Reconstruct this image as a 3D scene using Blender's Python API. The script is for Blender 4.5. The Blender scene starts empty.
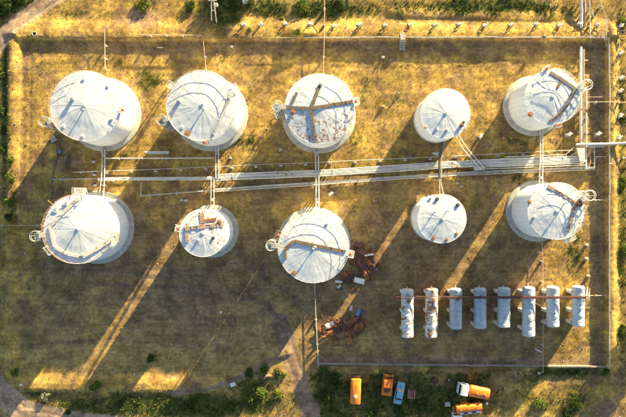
import bpy, bmesh, math, random
import numpy as np
from mathutils import Vector, Matrix

random.seed(7)
RNG = np.random.default_rng(11)
scene = bpy.context.scene
COL = scene.collection
PI = math.pi
rad = math.radians

# ---------------------------------------------------------------- camera, sky, sun, exposure
S = 0.193            # metres of ground per photograph pixel
HC = 107.7           # drone height
CX, CY = 313.0, 208.5
cam = bpy.data.objects.new('camera', bpy.data.cameras.new('camera'))
COL.objects.link(cam)
cam.location = (0, 0, HC)
cam.rotation_euler = (0, 0, 0)
cam.data.sensor_width = 36.0
cam.data.lens = 36.0 * HC / (626 * S)
cam.data.clip_end = 3000
scene.camera = cam

SUN_EL = 9.7
SUN_AZ = math.degrees(math.atan2(0.55, 0.835))      # clockwise from +Y
world = bpy.data.worlds.new('World')
scene.world = world
world.use_nodes = True
wn = world.node_tree
bg = wn.nodes['Background']
sky = wn.nodes.new('ShaderNodeTexSky')
sky.sky_type = 'NISHITA'
sky.sun_disc = False
sky.sun_elevation = rad(SUN_EL)
sky.sun_rotation = rad(SUN_AZ)
sky.air_density = 1.0
sky.dust_density = 1.0
sky.ozone_density = 1.0
wn.links.new(sky.outputs[0], bg.inputs[0])
bg.inputs[1].default_value = 0.059

sl = bpy.data.lights.new('sun', 'SUN')
sl.energy = 5.0
sl.angle = rad(0.5)
sl.color = (1.0, 0.79, 0.38)
sun = bpy.data.objects.new('sun', sl)
COL.objects.link(sun)
sun.location = (60, 90, 60)
sdir = Vector((math.sin(rad(SUN_AZ)) * math.cos(rad(SUN_EL)), math.cos(rad(SUN_AZ)) * math.cos(rad(SUN_EL)), math.sin(rad(SUN_EL))))
sun.rotation_euler = sdir.to_track_quat('Z', 'Y').to_euler()

vs = scene.view_settings
vs.view_transform = 'Standard'
vs.look = 'None'
vs.gamma = 1.0
vs.use_curve_mapping = False
vs.exposure = 2.65

# ---------------------------------------------------------------- helpers
def P(px, py, z=0.0):
    k = S * (HC - z) / HC
    return Vector(((px - CX) * k, (CY - py) * k, z))

class MB:
    def __init__(self):
        self.v = []; self.f = []
    def add(self, vs_, fs):
        o = len(self.v)
        self.v += [tuple(p) for p in vs_]
        self.f += [tuple(i + o for i in q) for q in fs]
        return self
    def box(self, c, size, rz=0.0, rx=0.0, ry=0.0, taper=1.0):
        M = Matrix.Translation(Vector(c)) @ Matrix.Rotation(rz, 4, 'Z') @ Matrix.Rotation(ry, 4, 'Y') @ Matrix.Rotation(rx, 4, 'X')
        sx, sy, sz = size[0] / 2, size[1] / 2, size[2] / 2
        p = []
        for z, t in ((-sz, 1.0), (sz, taper)):
            for x, y in ((-sx, -sy), (sx, -sy), (sx, sy), (-sx, sy)):
                p.append(M @ Vector((x * t, y * t, z)))
        return self.add(p, [(3, 2, 1, 0), (4, 5, 6, 7), (0, 1, 5, 4), (1, 2, 6, 5), (2, 3, 7, 6), (3, 0, 4, 7)])
    def bar(self, a, b, w, h=None):
        a = Vector(a); b = Vector(b); h = h or w
        d = b - a
        q = d.to_track_quat('X', 'Z')
        M = Matrix.Translation((a + b) / 2) @ q.to_matrix().to_4x4()
        L = d.length / 2
        p = [M @ Vector((x * L, y * w / 2, z * h / 2)) for z in (-1, 1) for x, y in ((-1, -1), (1, -1), (1, 1), (-1, 1))]
        return self.add(p, [(3, 2, 1, 0), (4, 5, 6, 7), (0, 1, 5, 4), (1, 2, 6, 5), (2, 3, 7, 6), (3, 0, 4, 7)])
    def cyl(self, a, b, r, n=12, r2=None, caps=True):
        a = Vector(a); b = Vector(b); r2 = r if r2 is None else r2
        q = (b - a).to_track_quat('Z', 'Y')
        p = []
        for c, rr in ((a, r), (b, r2)):
            for i in range(n):
                t = 2 * PI * i / n
                p.append(c + q @ Vector((rr * math.cos(t), rr * math.sin(t), 0)))
        f = [(i, (i + 1) % n, n + (i + 1) % n, n + i) for i in range(n)]
        if caps:
            f += [tuple(range(n - 1, -1, -1)), tuple(range(n, 2 * n))]
        return self.add(p, f)
    def tube(self, pts, r, n=8, closed=False):
        pts = [Vector(p) for p in pts]
        m = len(pts); base = len(self.v)
        vv = []; prevn = None
        for i in range(m):
            if closed:
                d = (pts[(i + 1) % m] - pts[i - 1])
            else:
                d0 = (pts[i] - pts[i - 1]).normalized() if i > 0 else None
                d1 = (pts[i + 1] - pts[i]).normalized() if i < m - 1 else None
                d = d1 if d0 is None else d0 if d1 is None else d0 + d1
            if d.length < 1e-6: d = Vector((1, 0, 0))
            d.normalize()
            up = Vector((0, 0, 1)) if abs(d.z) < 0.9 else Vector((1, 0, 0))
            if prevn is not None:
                nn = prevn - d * prevn.dot(d)
                if nn.length > 1e-4: up = nn
            e1 = (up - d * up.dot(d)).normalized()
            prevn = e1
            e2 = d.cross(e1)
            sc_ = 1.0
            if not closed and 0 < i < m - 1:
                c_ = d0.dot(d1); sc_ = 1.0 / max(0.5, math.sqrt(max(0.0, (1 + c_) / 2)))
            for k in range(n):
                t = 2 * PI * k / n
                vv.append(pts[i] + (e1 * math.cos(t) + e2 * math.sin(t)) * r * (sc_ if True else 1))
        ff = []
        for i in range(m if closed else m - 1):
            j = (i + 1) % m
            for k in range(n):
                ff.append((i * n + k, i * n + (k + 1) % n, j * n + (k + 1) % n, j * n + k))
        if not closed:
            ff += [tuple(range(n - 1, -1, -1)), tuple((m - 1) * n + k for k in range(n))]
        return self.add(vv, ff)
    def ring(self, c, R, r, n=32, m=6):
        c = Vector(c)
        return self.tube([c + Vector((R * math.cos(2 * PI * i / n), R * math.sin(2 * PI * i / n), 0)) for i in range(n)], r, m, True)
    def lathe(self, prof, n=32, c=(0, 0, 0), axis='Z', caps=True):
        vv = []
        for r, z in prof:
            for i in range(n):
                t = 2 * PI * i / n
                if axis == 'Z': vv.append((c[0] + r * math.cos(t), c[1] + r * math.sin(t), c[2] + z))
                elif axis == 'Y': vv.append((c[0] + r * math.cos(t), c[1] + z, c[2] + r * math.sin(t)))
                else: vv.append((c[0] + z, c[1] + r * math.cos(t), c[2] + r * math.sin(t)))
        m = len(prof); ff = []
        for j in range(m - 1):
            for i in range(n):
                ff.append((j * n + i, j * n + (i + 1) % n, (j + 1) * n + (i + 1) % n, (j + 1) * n + i))
        if caps:
            ff += [tuple(range(n - 1, -1, -1)), tuple((m - 1) * n + i for i in range(n))]
        return self.add(vv, ff)
    def mesh(self, smooth=None, off=None, bevel=0.0):
        me = bpy.data.meshes.new('m')
        v = self.v if off is None else [(p[0] - off[0], p[1] - off[1], p[2] - off[2]) for p in self.v]
        me.from_pydata(v, [], self.f)
        bm = bmesh.new(); bm.from_mesh(me)
        bmesh.ops.recalc_face_normals(bm, faces=bm.faces)
        if bevel > 0:
            ed = [e for e in bm.edges if len(e.link_faces) == 2 and e.calc_face_angle(0) > 0.6]
            bmesh.ops.bevel(bm, geom=ed, offset=bevel, segments=2, affect='EDGES', clamp_overlap=True)
        bm.to_mesh(me); bm.free()
        if smooth is not None:
            me.polygons.foreach_set('use_smooth', [True] * len(me.polygons))
            me.set_sharp_from_angle(angle=rad(smooth))
        return me
    def build(self, name, mat, parent=None, smooth=40, world=False, bevel=0.0):
        """world=True: vertices are in world space (parent has no rotation)"""
        off = None; loc = None
        if parent is None:
            a = np.array(self.v)
            off = ((a[:, 0].min() + a[:, 0].max()) / 2, (a[:, 1].min() + a[:, 1].max()) / 2, a[:, 2].min())
            loc = off
        elif world:
            off = wloc(parent)
        me = self.mesh(smooth, off, bevel)
        me.name = name
        o = bpy.data.objects.new(name, me)
        me.materials.append(mat)
        COL.objects.link(o)
        if loc: o.location = loc
        if parent is not None: o.parent = parent
        return o

def wloc(o):
    l = Vector(o.location)
    while o.parent is not None:
        o = o.parent
        l = l + Vector(o.location)
    return l

def tag(o, label, cat, group=None):
    o['label'] = label; o['category'] = cat
    if group: o['group'] = group
    return o

def thing(name, label, cat, loc, rz=0.0, group=None):
    o = bpy.data.objects.new(name, None)
    o.empty_display_size = 0.3
    COL.objects.link(o)
    o.location = loc; o.rotation_euler = (0, 0, rz)
    return tag(o, label, cat, group)

def copy_tree(o, parent=None):
    c = o.copy(); COL.objects.link(c); c.parent = parent
    for ch in list(o.children):
        copy_tree(ch, c)
    return c

ORD = ['first', 'second', 'third', 'fourth', 'fifth', 'sixth', 'seventh', 'eighth', 'ninth', 'tenth', 'eleventh', 'twelfth',
       'thirteenth', 'fourteenth', 'fifteenth', 'sixteenth', 'seventeenth', 'eighteenth', 'nineteenth', 'twentieth']

# numpy value noise
def _h(i, j, s):
    n = (i.astype(np.int64) * 374761393 + j.astype(np.int64) * 668265263 + s * 2147483647) & 0xffffffff
    n = ((n ^ (n >> 13)) * 1274126177) & 0xffffffff
    n = n ^ (n >> 16)
    return (n & 0xffff) / 65535.0
def vnoise(x, y, s=0):
    xi = np.floor(x); yi = np.floor(y)
    fx = x - xi; fy = y - yi
    fx = fx * fx * (3 - 2 * fx); fy = fy * fy * (3 - 2 * fy)
    a = _h(xi, yi, s); b = _h(xi + 1, yi, s); c = _h(xi, yi + 1, s); d = _h(xi + 1, yi + 1, s)
    return (a + (b - a) * fx) * (1 - fy) + (c + (d - c) * fx) * fy
def fbm(x, y, s=0, o=4):
    t = 0; amp = 0.5; tot = 0
    for k in range(o):
        t = t + amp * vnoise(x, y, s + k * 17); tot += amp
        x = x * 2.03 + 5.1; y = y * 2.03 + 1.7; amp *= 0.5
    return t / tot

# ---------------------------------------------------------------- materials
def nt(name):
    m = bpy.data.materials.new(name); m.use_nodes = True
    t = m.node_tree
    return m, t, t.nodes['Principled BSDF']
def N(t, ty, **kw):
    n = t.nodes.new(ty)
    for k, v in kw.items():
        setattr(n, k, v)
    return n
def noise(t, vec, scale, detail=4, rough=0.6):
    n = N(t, 'ShaderNodeTexNoise')
    n.inputs['Scale'].default_value = scale; n.inputs['Detail'].default_value = detail; n.inputs['Roughness'].default_value = rough
    if vec is not None: t.links.new(vec, n.inputs['Vector'])
    return n.outputs['Fac']
def ramp(t, fac, a, b, ca=(0, 0, 0, 1), cb=(1, 1, 1, 1)):
    r = N(t, 'ShaderNodeValToRGB')
    r.color_ramp.elements[0].position = a; r.color_ramp.elements[1].position = b
    r.color_ramp.elements[0].color = ca; r.color_ramp.elements[1].color = cb
    t.links.new(fac, r.inputs[0])
    return r.outputs[0]
def c4(c): return (c[0], c[1], c[2], 1)
def mix(t, fac, a, b, blend='MIX'):
    m = N(t, 'ShaderNodeMix', data_type='RGBA', blend_type=blend)
    for s_, v in ((0, fac), (6, a), (7, b)):
        if hasattr(v, 'links'): t.links.new(v, m.inputs[s_])
        elif isinstance(v, (int, float)): m.inputs[s_].default_value = v
        else: m.inputs[s_].default_value = c4(v)
    return m.outputs[2]
def math_(t, op, a, b=0.0, clamp=False):
    m = N(t, 'ShaderNodeMath', operation=op, use_clamp=clamp)
    for i, v in enumerate((a, b)):
        if hasattr(v, 'links'): t.links.new(v, m.inputs[i])
        else: m.inputs[i].default_value = v
    return m.outputs[0]
def bump(t, bs, h, strength, dist):
    b = N(t, 'ShaderNodeBump')
    b.inputs['Strength'].default_value = strength; b.inputs['Distance'].default_value = dist
    t.links.new(h, b.inputs['Height']); t.links.new(b.outputs[0], bs.inputs['Normal'])

RUST1 = (0.16, 0.055, 0.022); RUST2 = (0.30, 0.12, 0.035)
def paint(name, c, c2=None, scale=1.5, rough=0.55, rust=0.0, rust_scale=2.0, metal=0.0, bmp=0.02, dirt=0.25):
    m, t, b = nt(name)
    tc = N(t, 'ShaderNodeTexCoord'); oi = N(t, 'ShaderNodeObjectInfo')
    va = N(t, 'ShaderNodeVectorMath', operation='ADD')
    t.links.new(tc.outputs['Object'], va.inputs[0])
    mm = math_(t, 'MULTIPLY', oi.outputs['Random'], 43.0)
    t.links.new(mm, va.inputs[1])
    v = va.outputs[0]
    c2 = c2 or tuple(x * 0.7 for x in c)
    col = mix(t, ramp(t, noise(t, v, scale, 5), 0.35, 0.68), c, c2)
    if dirt > 0:
        d = ramp(t, noise(t, v, scale * 4.3, 6, 0.7), 0.5, 0.75)
        col = mix(t, math_(t, 'MULTIPLY', d, dirt), col, (0.12, 0.09, 0.06))
    if rust > 0:
        rn = noise(t, v, rust_scale, 6, 0.65)
        rm = ramp(t, rn, 0.70 - 0.35 * rust, 0.74 - 0.35 * rust)
        rc = mix(t, noise(t, v, rust_scale * 5, 3), RUST1, RUST2)
        col = mix(t, rm, col, rc)
    t.links.new(col, b.inputs['Base Color'])
    b.inputs['Roughness'].default_value = rough; b.inputs['Metallic'].default_value = metal
    if bmp: bump(t, b, noise(t, v, scale * 9, 4), 0.4, bmp)
    return m

M = {}
M['concrete'] = paint('concrete', (0.42, 0.41, 0.38), (0.28, 0.27, 0.25), 1.2, 0.9, bmp=0.02)
M['whitewash'] = paint('whitewash', (0.72, 0.71, 0.68), (0.55, 0.54, 0.51), 1.3, 0.85)
M['pipe_grey'] = paint('pipe_grey', (0.46, 0.47, 0.47), (0.32, 0.31, 0.30), 0.35, 0.55, rust=0.22, rust_scale=.7)
M['pipe_white'] = paint('pipe_white', (0.62, 0.62, 0.60), (0.42, 0.40, 0.38), 0.35, 0.55, rust=0.25, rust_scale=.7)
M['pipe_pink'] = paint('pipe_pink', (0.52, 0.34, 0.28), (0.42, 0.25, 0.19), 1.0, 0.6, rust=0.2)
M['pipe_dark'] = paint('pipe_dark', (0.07, 0.08, 0.11), (0.05, 0.05, 0.06), 1.0, 0.6, rust=0.15)
M['steel'] = paint('steel', (0.45, 0.46, 0.47), (0.33, 0.33, 0.33), 2.0, 0.5, rust=0.15, metal=0.2)
M['steel_dark'] = paint('steel_dark', (0.30, 0.315, 0.34), (0.2, 0.2, 0.21), 2.0, 0.55, rust=0.2)
M['steel_white'] = paint('steel_white', (0.68, 0.68, 0.67), (0.5, 0.5, 0.5), 2.0, 0.5, rust=0.15)
M['rust'] = paint('rust', (0.19, 0.07, 0.035), (0.28, 0.115, 0.04), 2.5, 0.9, bmp=0.03)
M['rust_dark'] = paint('rust_dark', (0.085, 0.034, 0.024), (0.15, 0.06, 0.034), 2.0, 0.9, bmp=0.03)
M['rust_orange'] = paint('rust_orange', (0.33, 0.13, 0.035), (0.2, 0.07, 0.025), 2.5, 0.9, bmp=0.03)
M['maroon'] = paint('maroon', (0.095, 0.03, 0.03), (0.065, 0.023, 0.024), 1.0, 0.8, rust=0.2)
M['plank'] = paint('plank', (0.2, 0.145, 0.1), (0.12, 0.085, 0.06), 1.5, 0.9, bmp=0.03)
M['plank_dark'] = paint('plank_dark', (0.10, 0.09, 0.085), (0.16, 0.12, 0.09), 1.5, 0.8, rust=0.15)
M['plank_pale'] = paint('plank_pale', (0.55, 0.54, 0.52), (0.42, 0.4, 0.37), 1.5, 0.8, rust=0.2)
M['plank_rust'] = paint('plank_rust', (0.36, 0.21, 0.09), (0.42, 0.36, 0.30), 2.2, 0.9, rust=0.35)
M['red'] = paint('red', (0.5, 0.06, 0.04), (0.4, 0.08, 0.06), 2.0, 0.5)
M['orange'] = paint('orange', (0.80, 0.20, 0.010), (0.66, 0.17, 0.02), 0.9, 0.5, dirt=0.35, rust=0.12)
M['orange_old'] = paint('orange_old', (0.70, 0.18, 0.025), (0.55, 0.13, 0.02), 1.2, 0.6, rust=0.28, rust_scale=1.5)
M['truck_white'] = paint('truck_white', (0.75, 0.75, 0.74), (0.65, 0.65, 0.65), 0.8, 0.4, dirt=0.15)
M['car_blue'] = paint('car_blue', (0.12, 0.33, 0.55), (0.17, 0.34, 0.48), 1.2, 0.4, dirt=0.3, bmp=0)
M['pink_metal'] = paint('pink_metal', (0.5, 0.25, 0.2), (0.38, 0.17, 0.13), 2.0, 0.7, rust=0.2)
M['rubber'] = paint('rubber', (0.025, 0.025, 0.026), (0.04, 0.037, 0.033), 3.0, 0.85)
M['black'] = paint('black', (0.03, 0.03, 0.032), (0.05, 0.045, 0.04), 2.0, 0.7)
M['chassis'] = paint('chassis', (0.05, 0.045, 0.04), (0.08, 0.05, 0.035), 2.0, 0.8, rust=0.2)
M['blue_drum'] = paint('blue_drum', (0.08, 0.2, 0.42), (0.1, 0.2, 0.35), 2.0, 0.5, rust=0.2)
M['grey_panel'] = paint('grey_panel', (0.3, 0.32, 0.36), (0.2, 0.21, 0.24), 2.5, 0.6)
M['bark'] = paint('bark', (0.11, 0.08, 0.055), (0.07, 0.05, 0.035), 4.0, 0.95)
M['chrome'] = paint('chrome', (0.6, 0.6, 0.6), (0.5, 0.5, 0.5), 2.0, 0.25, metal=0.9, bmp=0, dirt=0.1)
M['lamp'] = paint('lamp', (0.7, 0.7, 0.66), None, 3.0, 0.15, bmp=0, dirt=0)
M['lamp_red'] = paint('lamp_red', (0.4, 0.02, 0.02), None, 3.0, 0.2, bmp=0, dirt=0)
M['wall_concrete'] = paint('wall_concrete', (0.46, 0.44, 0.40), (0.32, 0.30, 0.27), 0.9, 0.9, bmp=0.02)
M['block_pale'] = paint('block_pale', (0.5, 0.49, 0.47), (0.36, 0.35, 0.33), 1.5, 0.9)
M['wall_dull'] = paint('wall_dull', (0.27, 0.24, 0.21), (0.19, 0.165, 0.14), 0.7, 0.95, bmp=0.03)
m_, t_, b_ = nt('window_glass')
b_.inputs['Base Color'].default_value = (0.02, 0.025, 0.03, 1); b_.inputs['Roughness'].default_value = 0.06
M['glass'] = m_

def roof_material(i, rust, rim_rust, tint, side=(0, 0), R=6.0):
    m, t, b = nt('tank_roof')
    tc = N(t, 'ShaderNodeTexCoord')
    mp = N(t, 'ShaderNodeMapping'); mp.inputs['Location'].default_value = (i * 17.3, i * 9.1, i * 3.7)
    t.links.new(tc.outputs['Object'], mp.inputs['Vector']); v = mp.outputs[0]
    sp = N(t, 'ShaderNodeSeparateXYZ'); t.links.new(tc.outputs['Object'], sp.inputs[0])
    ang = math_(t, 'ARCTAN2', sp.outputs[1], sp.outputs[0])
    r = math_(t, 'SQRT', math_(t, 'ADD', math_(t, 'MULTIPLY', sp.outputs[0], sp.outputs[0]), math_(t, 'MULTIPLY', sp.outputs[1], sp.outputs[1])))
    # radial streaks: noise stretched along the radius
    cs = N(t, 'ShaderNodeCombineXYZ')
    t.links.new(math_(t, 'MULTIPLY', math_(t, 'COSINE', ang), 5.0), cs.inputs[0]); t.links.new(math_(t, 'MULTIPLY', math_(t, 'SINE', ang), 5.0), cs.inputs[1])
    t.links.new(math_(t, 'ADD', math_(t, 'MULTIPLY', r, 0.22), i * 5.0), cs.inputs[2])
    streak = noise(t, cs.outputs[0], 2.2, 4, 0.6)
    white = (0.53, 0.57, 0.635); grey = (0.37, 0.415, 0.485)
    col = mix(t, ramp(t, streak, 0.42, 0.72), white, grey)
    col = mix(t, math_(t, 'MULTIPLY', ramp(t, noise(t, v, 0.45, 5), 0.45, 0.7), 0.35), col, (0.58, 0.55, 0.50))
    # faint brown run-off
    col = mix(t, math_(t, 'MULTIPLY', ramp(t, noise(t, v, 3.5, 6, 0.7), 0.58, 0.8), 0.45), col, (0.35, 0.25, 0.18))
    # grime held along the lapped plate seams
    fr = math_(t, 'FRACT', math_(t, 'ADD', math_(t, 'MULTIPLY', ang, 16 / (2 * PI)), 16.0))
    ed = math_(t, 'MULTIPLY', math_(t, 'MINIMUM', fr, math_(t, 'SUBTRACT', 1.0, fr)), math_(t, 'MULTIPLY', r, 2 * PI / 16))
    ra = math_(t, 'ABSOLUTE', math_(t, 'SUBTRACT', r, 0.52 * R)); rb = math_(t, 'ABSOLUTE', math_(t, 'SUBTRACT', r, 0.8 * R))
    ed = math_(t, 'MINIMUM', ed, math_(t, 'MINIMUM', ra, rb))
    sm = math_(t, 'MULTIPLY', math_(t, 'SUBTRACT', 1.0, math_(t, 'DIVIDE', ed, 0.075), True), ramp(t, noise(t, v, 0.8, 4), 0.35, 0.65))
    col = mix(t, math_(t, 'MULTIPLY', sm, 0.6), col, (0.20, 0.20, 0.21))
    # white bird-lime and darker patches
    col = mix(t, math_(t, 'MULTIPLY', ramp(t, noise(t, v, 2.6, 3, 0.5), 0.62, 0.7), 0.5), col, (0.36, 0.36, 0.37))
    if rust > 0:
        rn = noise(t, v, 1.9, 5, 0.62)
        if side != (0, 0):
            sd = math_(t, 'ADD', math_(t, 'MULTIPLY', sp.outputs[0], side[0]), math_(t, 'MULTIPLY', sp.outputs[1], side[1]))
            rn = math_(t, 'ADD', rn, math_(t, 'MULTIPLY', sd, 0.03))
        if rim_rust:
            rn = math_(t, 'ADD', rn, math_(t, 'MULTIPLY', math_(t, 'SUBTRACT', r, 3.5), rim_rust))
        rm = ramp(t, rn, 0.74 - 0.3 * rust, 0.765 - 0.3 * rust)
        rc = mix(t, ramp(t, noise(t, v, 5, 3), 0.35, 0.65), (0.15, 0.065, 0.035), (0.38, 0.19, 0.07))
        col = mix(t, math_(t, 'MULTIPLY', rm, .9), col, rc)
    oi = N(t, 'ShaderNodeObjectInfo')
    pv = ramp(t, oi.outputs['Random'], 0.0, 1.0, (0.86, 0.87, 0.88, 1), (1.06, 1.05, 1.04, 1))
    col = mix(t, 1.0, col, pv, 'MULTIPLY')
    t.links.new(col, b.inputs['Base Color'])
    b.inputs['Roughness'].default_value = 0.55
    hh = math_(t, 'ADD', math_(t, 'MULTIPLY', streak, 1.0), math_(t, 'MULTIPLY', noise(t, v, 1.6, 4), 0.8))
    bump(t, b, hh, 0.5, 0.05)
    return m

def ground_material():
    m, t, b = nt('soil_and_dry_grass')
    tc = N(t, 'ShaderNodeTexCoord'); v = tc.outputs['Object']
    def attr(n):
        a = N(t, 'ShaderNodeAttribute'); a.attribute_name = n; return a.outputs['Fac']
    n1 = noise(t, v, 0.11, 6, 0.62); n2 = noise(t, v, 0.7, 6, 0.7); n3 = noise(t, v, 4.0, 5, 0.7)
    straw = mix(t, ramp(t, n2, 0.35, 0.66), (0.53, 0.36, 0.090), (0.35, 0.24, 0.075))
    olive = mix(t, ramp(t, n3, 0.35, 0.65), (0.19, 0.135, 0.055), (0.30, 0.205, 0.07))
    col = mix(t, ramp(t, n1, 0.44, 0.62), straw, olive)
    brown = mix(t, n3, (0.15, 0.10, 0.07), (0.28, 0.19, 0.11))
    col = mix(t, math_(t, 'MULTIPLY', ramp(t, noise(t, v, 0.26, 6, 0.72), 0.46, 0.60), 0.85), col, brown)
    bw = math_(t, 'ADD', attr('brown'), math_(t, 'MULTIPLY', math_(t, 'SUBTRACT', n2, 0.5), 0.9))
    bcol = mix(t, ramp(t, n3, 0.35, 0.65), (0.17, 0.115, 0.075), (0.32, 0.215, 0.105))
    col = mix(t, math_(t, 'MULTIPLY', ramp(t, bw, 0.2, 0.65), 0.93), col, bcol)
    tn = math_(t, 'ADD', attr('tan'), math_(t, 'MULTIPLY', math_(t, 'SUBTRACT', n2, 0.5), 0.8))
    tcol = mix(t, ramp(t, n3, 0.35, 0.65), (0.27, 0.185, 0.105), (0.48, 0.325, 0.105))
    col = mix(t, math_(t, 'MULTIPLY', ramp(t, tn, 0.2, 0.65), 0.93), col, tcol)
    green = mix(t, ramp(t, n2, 0.4, 0.6), (0.04, 0.062, 0.016), (0.115, 0.12, 0.03))
    g = math_(t, 'ADD', attr('green'), math_(t, 'MULTIPLY', math_(t, 'SUBTRACT', n2, 0.5), 1.2))
    col = mix(t, math_(t, 'MULTIPLY', ramp(t, g, 0.35, 0.75), 0.9), col, green)
    dirt = mix(t, ramp(t, n2, 0.35, 0.7), (0.31, 0.215, 0.15), (0.20, 0.138, 0.10))
    r = math_(t, 'ADD', attr('bare'), math_(t, 'MULTIPLY', math_(t, 'SUBTRACT', n3, 0.5), 0.6))
    col = mix(t, ramp(t, r, 0.3, 0.7), col, dirt)
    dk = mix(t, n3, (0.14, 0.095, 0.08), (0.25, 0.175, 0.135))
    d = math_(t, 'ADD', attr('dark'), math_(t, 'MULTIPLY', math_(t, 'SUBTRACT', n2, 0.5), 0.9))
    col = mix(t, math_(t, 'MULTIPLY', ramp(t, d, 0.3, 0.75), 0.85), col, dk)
    mpx = N(t, 'ShaderNodeMapping'); mpx.inputs['Scale'].default_value = (0.10, 1.3, 1.0); mpx.inputs['Rotation'].default_value = (0, 0, 0.03)
    t.links.new(v, mpx.inputs['Vector'])
    rcol = mix(t, ramp(t, n2, 0.3, 0.7), (0.42, 0.31, 0.235), (0.31, 0.225, 0.165))
    rcol = mix(t, math_(t, 'MULTIPLY', ramp(t, d, 0.3, 0.7), 0.6), rcol, (0.19, 0.135, 0.10))
    col = mix(t, ramp(t, math_(t, 'ADD', attr('road'), math_(t, 'MULTIPLY', math_(t, 'SUBTRACT', n3, 0.5), 0.25)), 0.4, 0.6), col, rcol)
    mow = ramp(t, noise(t, mpx.outputs[0], 1.0, 4, 0.6), 0.38, 0.64, (0.86, 0.86, 0.87, 1), (1.12, 1.11, 1.09, 1))
    col = mix(t, 1.0, col, mow, 'MULTIPLY')
    speck = ramp(t, noise(t, v, 6.5, 4, 0.75), 0.34, 0.68, (0.68, 0.68, 0.70, 1), (1.30, 1.28, 1.25, 1))
    col = mix(t, 1.0, col, speck, 'MULTIPLY')
    blot = ramp(t, noise(t, v, 1.5, 5, 0.7), 0.36, 0.66, (0.68, 0.68, 0.70, 1), (1.26, 1.24, 1.18, 1))
    col = mix(t, 1.0, col, blot, 'MULTIPLY')
    big = ramp(t, noise(t, v, 0.34, 5, 0.62), 0.38, 0.62, (0.62, 0.60, 0.60, 1), (1.22, 1.22, 1.16, 1))
    col = mix(t, 1.0, col, big, 'MULTIPLY')
    t.links.new(col, b.inputs['Base Color'])
    b.inputs['Roughness'].default_value = 0.95
    b.inputs['Specular IOR Level'].default_value = 0.15
    hh = math_(t, 'ADD', n3, noise(t, v, 14, 3))
    bump(t, b, hh, 0.5, 0.06)
    return m

def leaf_material(name):
    m, t, b = nt(name)
    a = N(t, 'ShaderNodeAttribute'); a.attribute_name = 'tone'
    t.links.new(a.outputs['Color'], b.inputs['Base Color'])
    b.inputs['Roughness'].default_value = 0.8
    b.inputs['Specular IOR Level'].default_value = 0.2
    tr = N(t, 'ShaderNodeBsdfTranslucent'); t.links.new(a.outputs['Color'], tr.inputs[0])
    ms = N(t, 'ShaderNodeMixShader'); ms.inputs[0].default_value = 0.25
    t.links.new(b.outputs[0], ms.inputs[1]); t.links.new(tr.outputs[0], ms.inputs[2])
    t.links.new(ms.outputs[0], t.nodes['Material Output'].inputs['Surface'])
    return m
M['ground'] = ground_material()
M['leaf'] = leaf_material('leaf')

# ---------------------------------------------------------------- tank list (needed for the terrain too)
# roof centre and radius in photograph pixels, height in metres
TANKS = [
    dict(rx=85.5, ry=106, R=35, h=8.94), dict(rx=202, ry=106, R=35, h=8.94), dict(rx=319.5, ry=108.5, R=34.8, h=8.94),
    dict(rx=445.5, ry=113.5, R=24.6, h=7.1, ring=.12), dict(rx=552, ry=97, R=27.5, h=8.6), dict(rx=78.5, ry=229, R=34.5, h=8.94),
    dict(rx=203, ry=233, R=23.7, h=8.94), dict(rx=313.5, ry=247.5, R=35.4, h=8.94), dict(rx=442, ry=218.8, R=24.2, h=7.1, ring=.12),
    dict(rx=556, ry=211, R=28.3, h=8.6)]
for T in TANKS:
    q = P(T['rx'], T['ry'], T['h'])
    T['c'] = Vector((q.x, q.y, 0.0))
    T['r'] = T['R'] * S * (HC - T['h']) / HC

# ---------------------------------------------------------------- terrain
def seg_dist(u, v, pts):
    """distance and side (positive = right of travel in px space) to a polyline"""
    best = np.full(u.shape, 1e9); side = np.zeros(u.shape)
    for (x0, y0), (x1, y1) in zip(pts[:-1], pts[1:]):
        dx, dy = x1 - x0, y1 - y0; L2 = dx * dx + dy * dy
        t = np.clip(((u - x0) * dx + (v - y0) * dy) / L2, 0, 1)
        qx = u - (x0 + t * dx); qy = v - (y0 + t * dy)
        d = np.hypot(qx, qy)
        s_ = np.sign(dx * qy - dy * qx)
        m = d < best
        best = np.where(m, d, best); side = np.where(m, s_, side)
    return best, side

def sstep(x, a, b):
    t = np.clip((x - a) / (b - a), 0, 1); return t * t * (3 - 2 * t)

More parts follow.
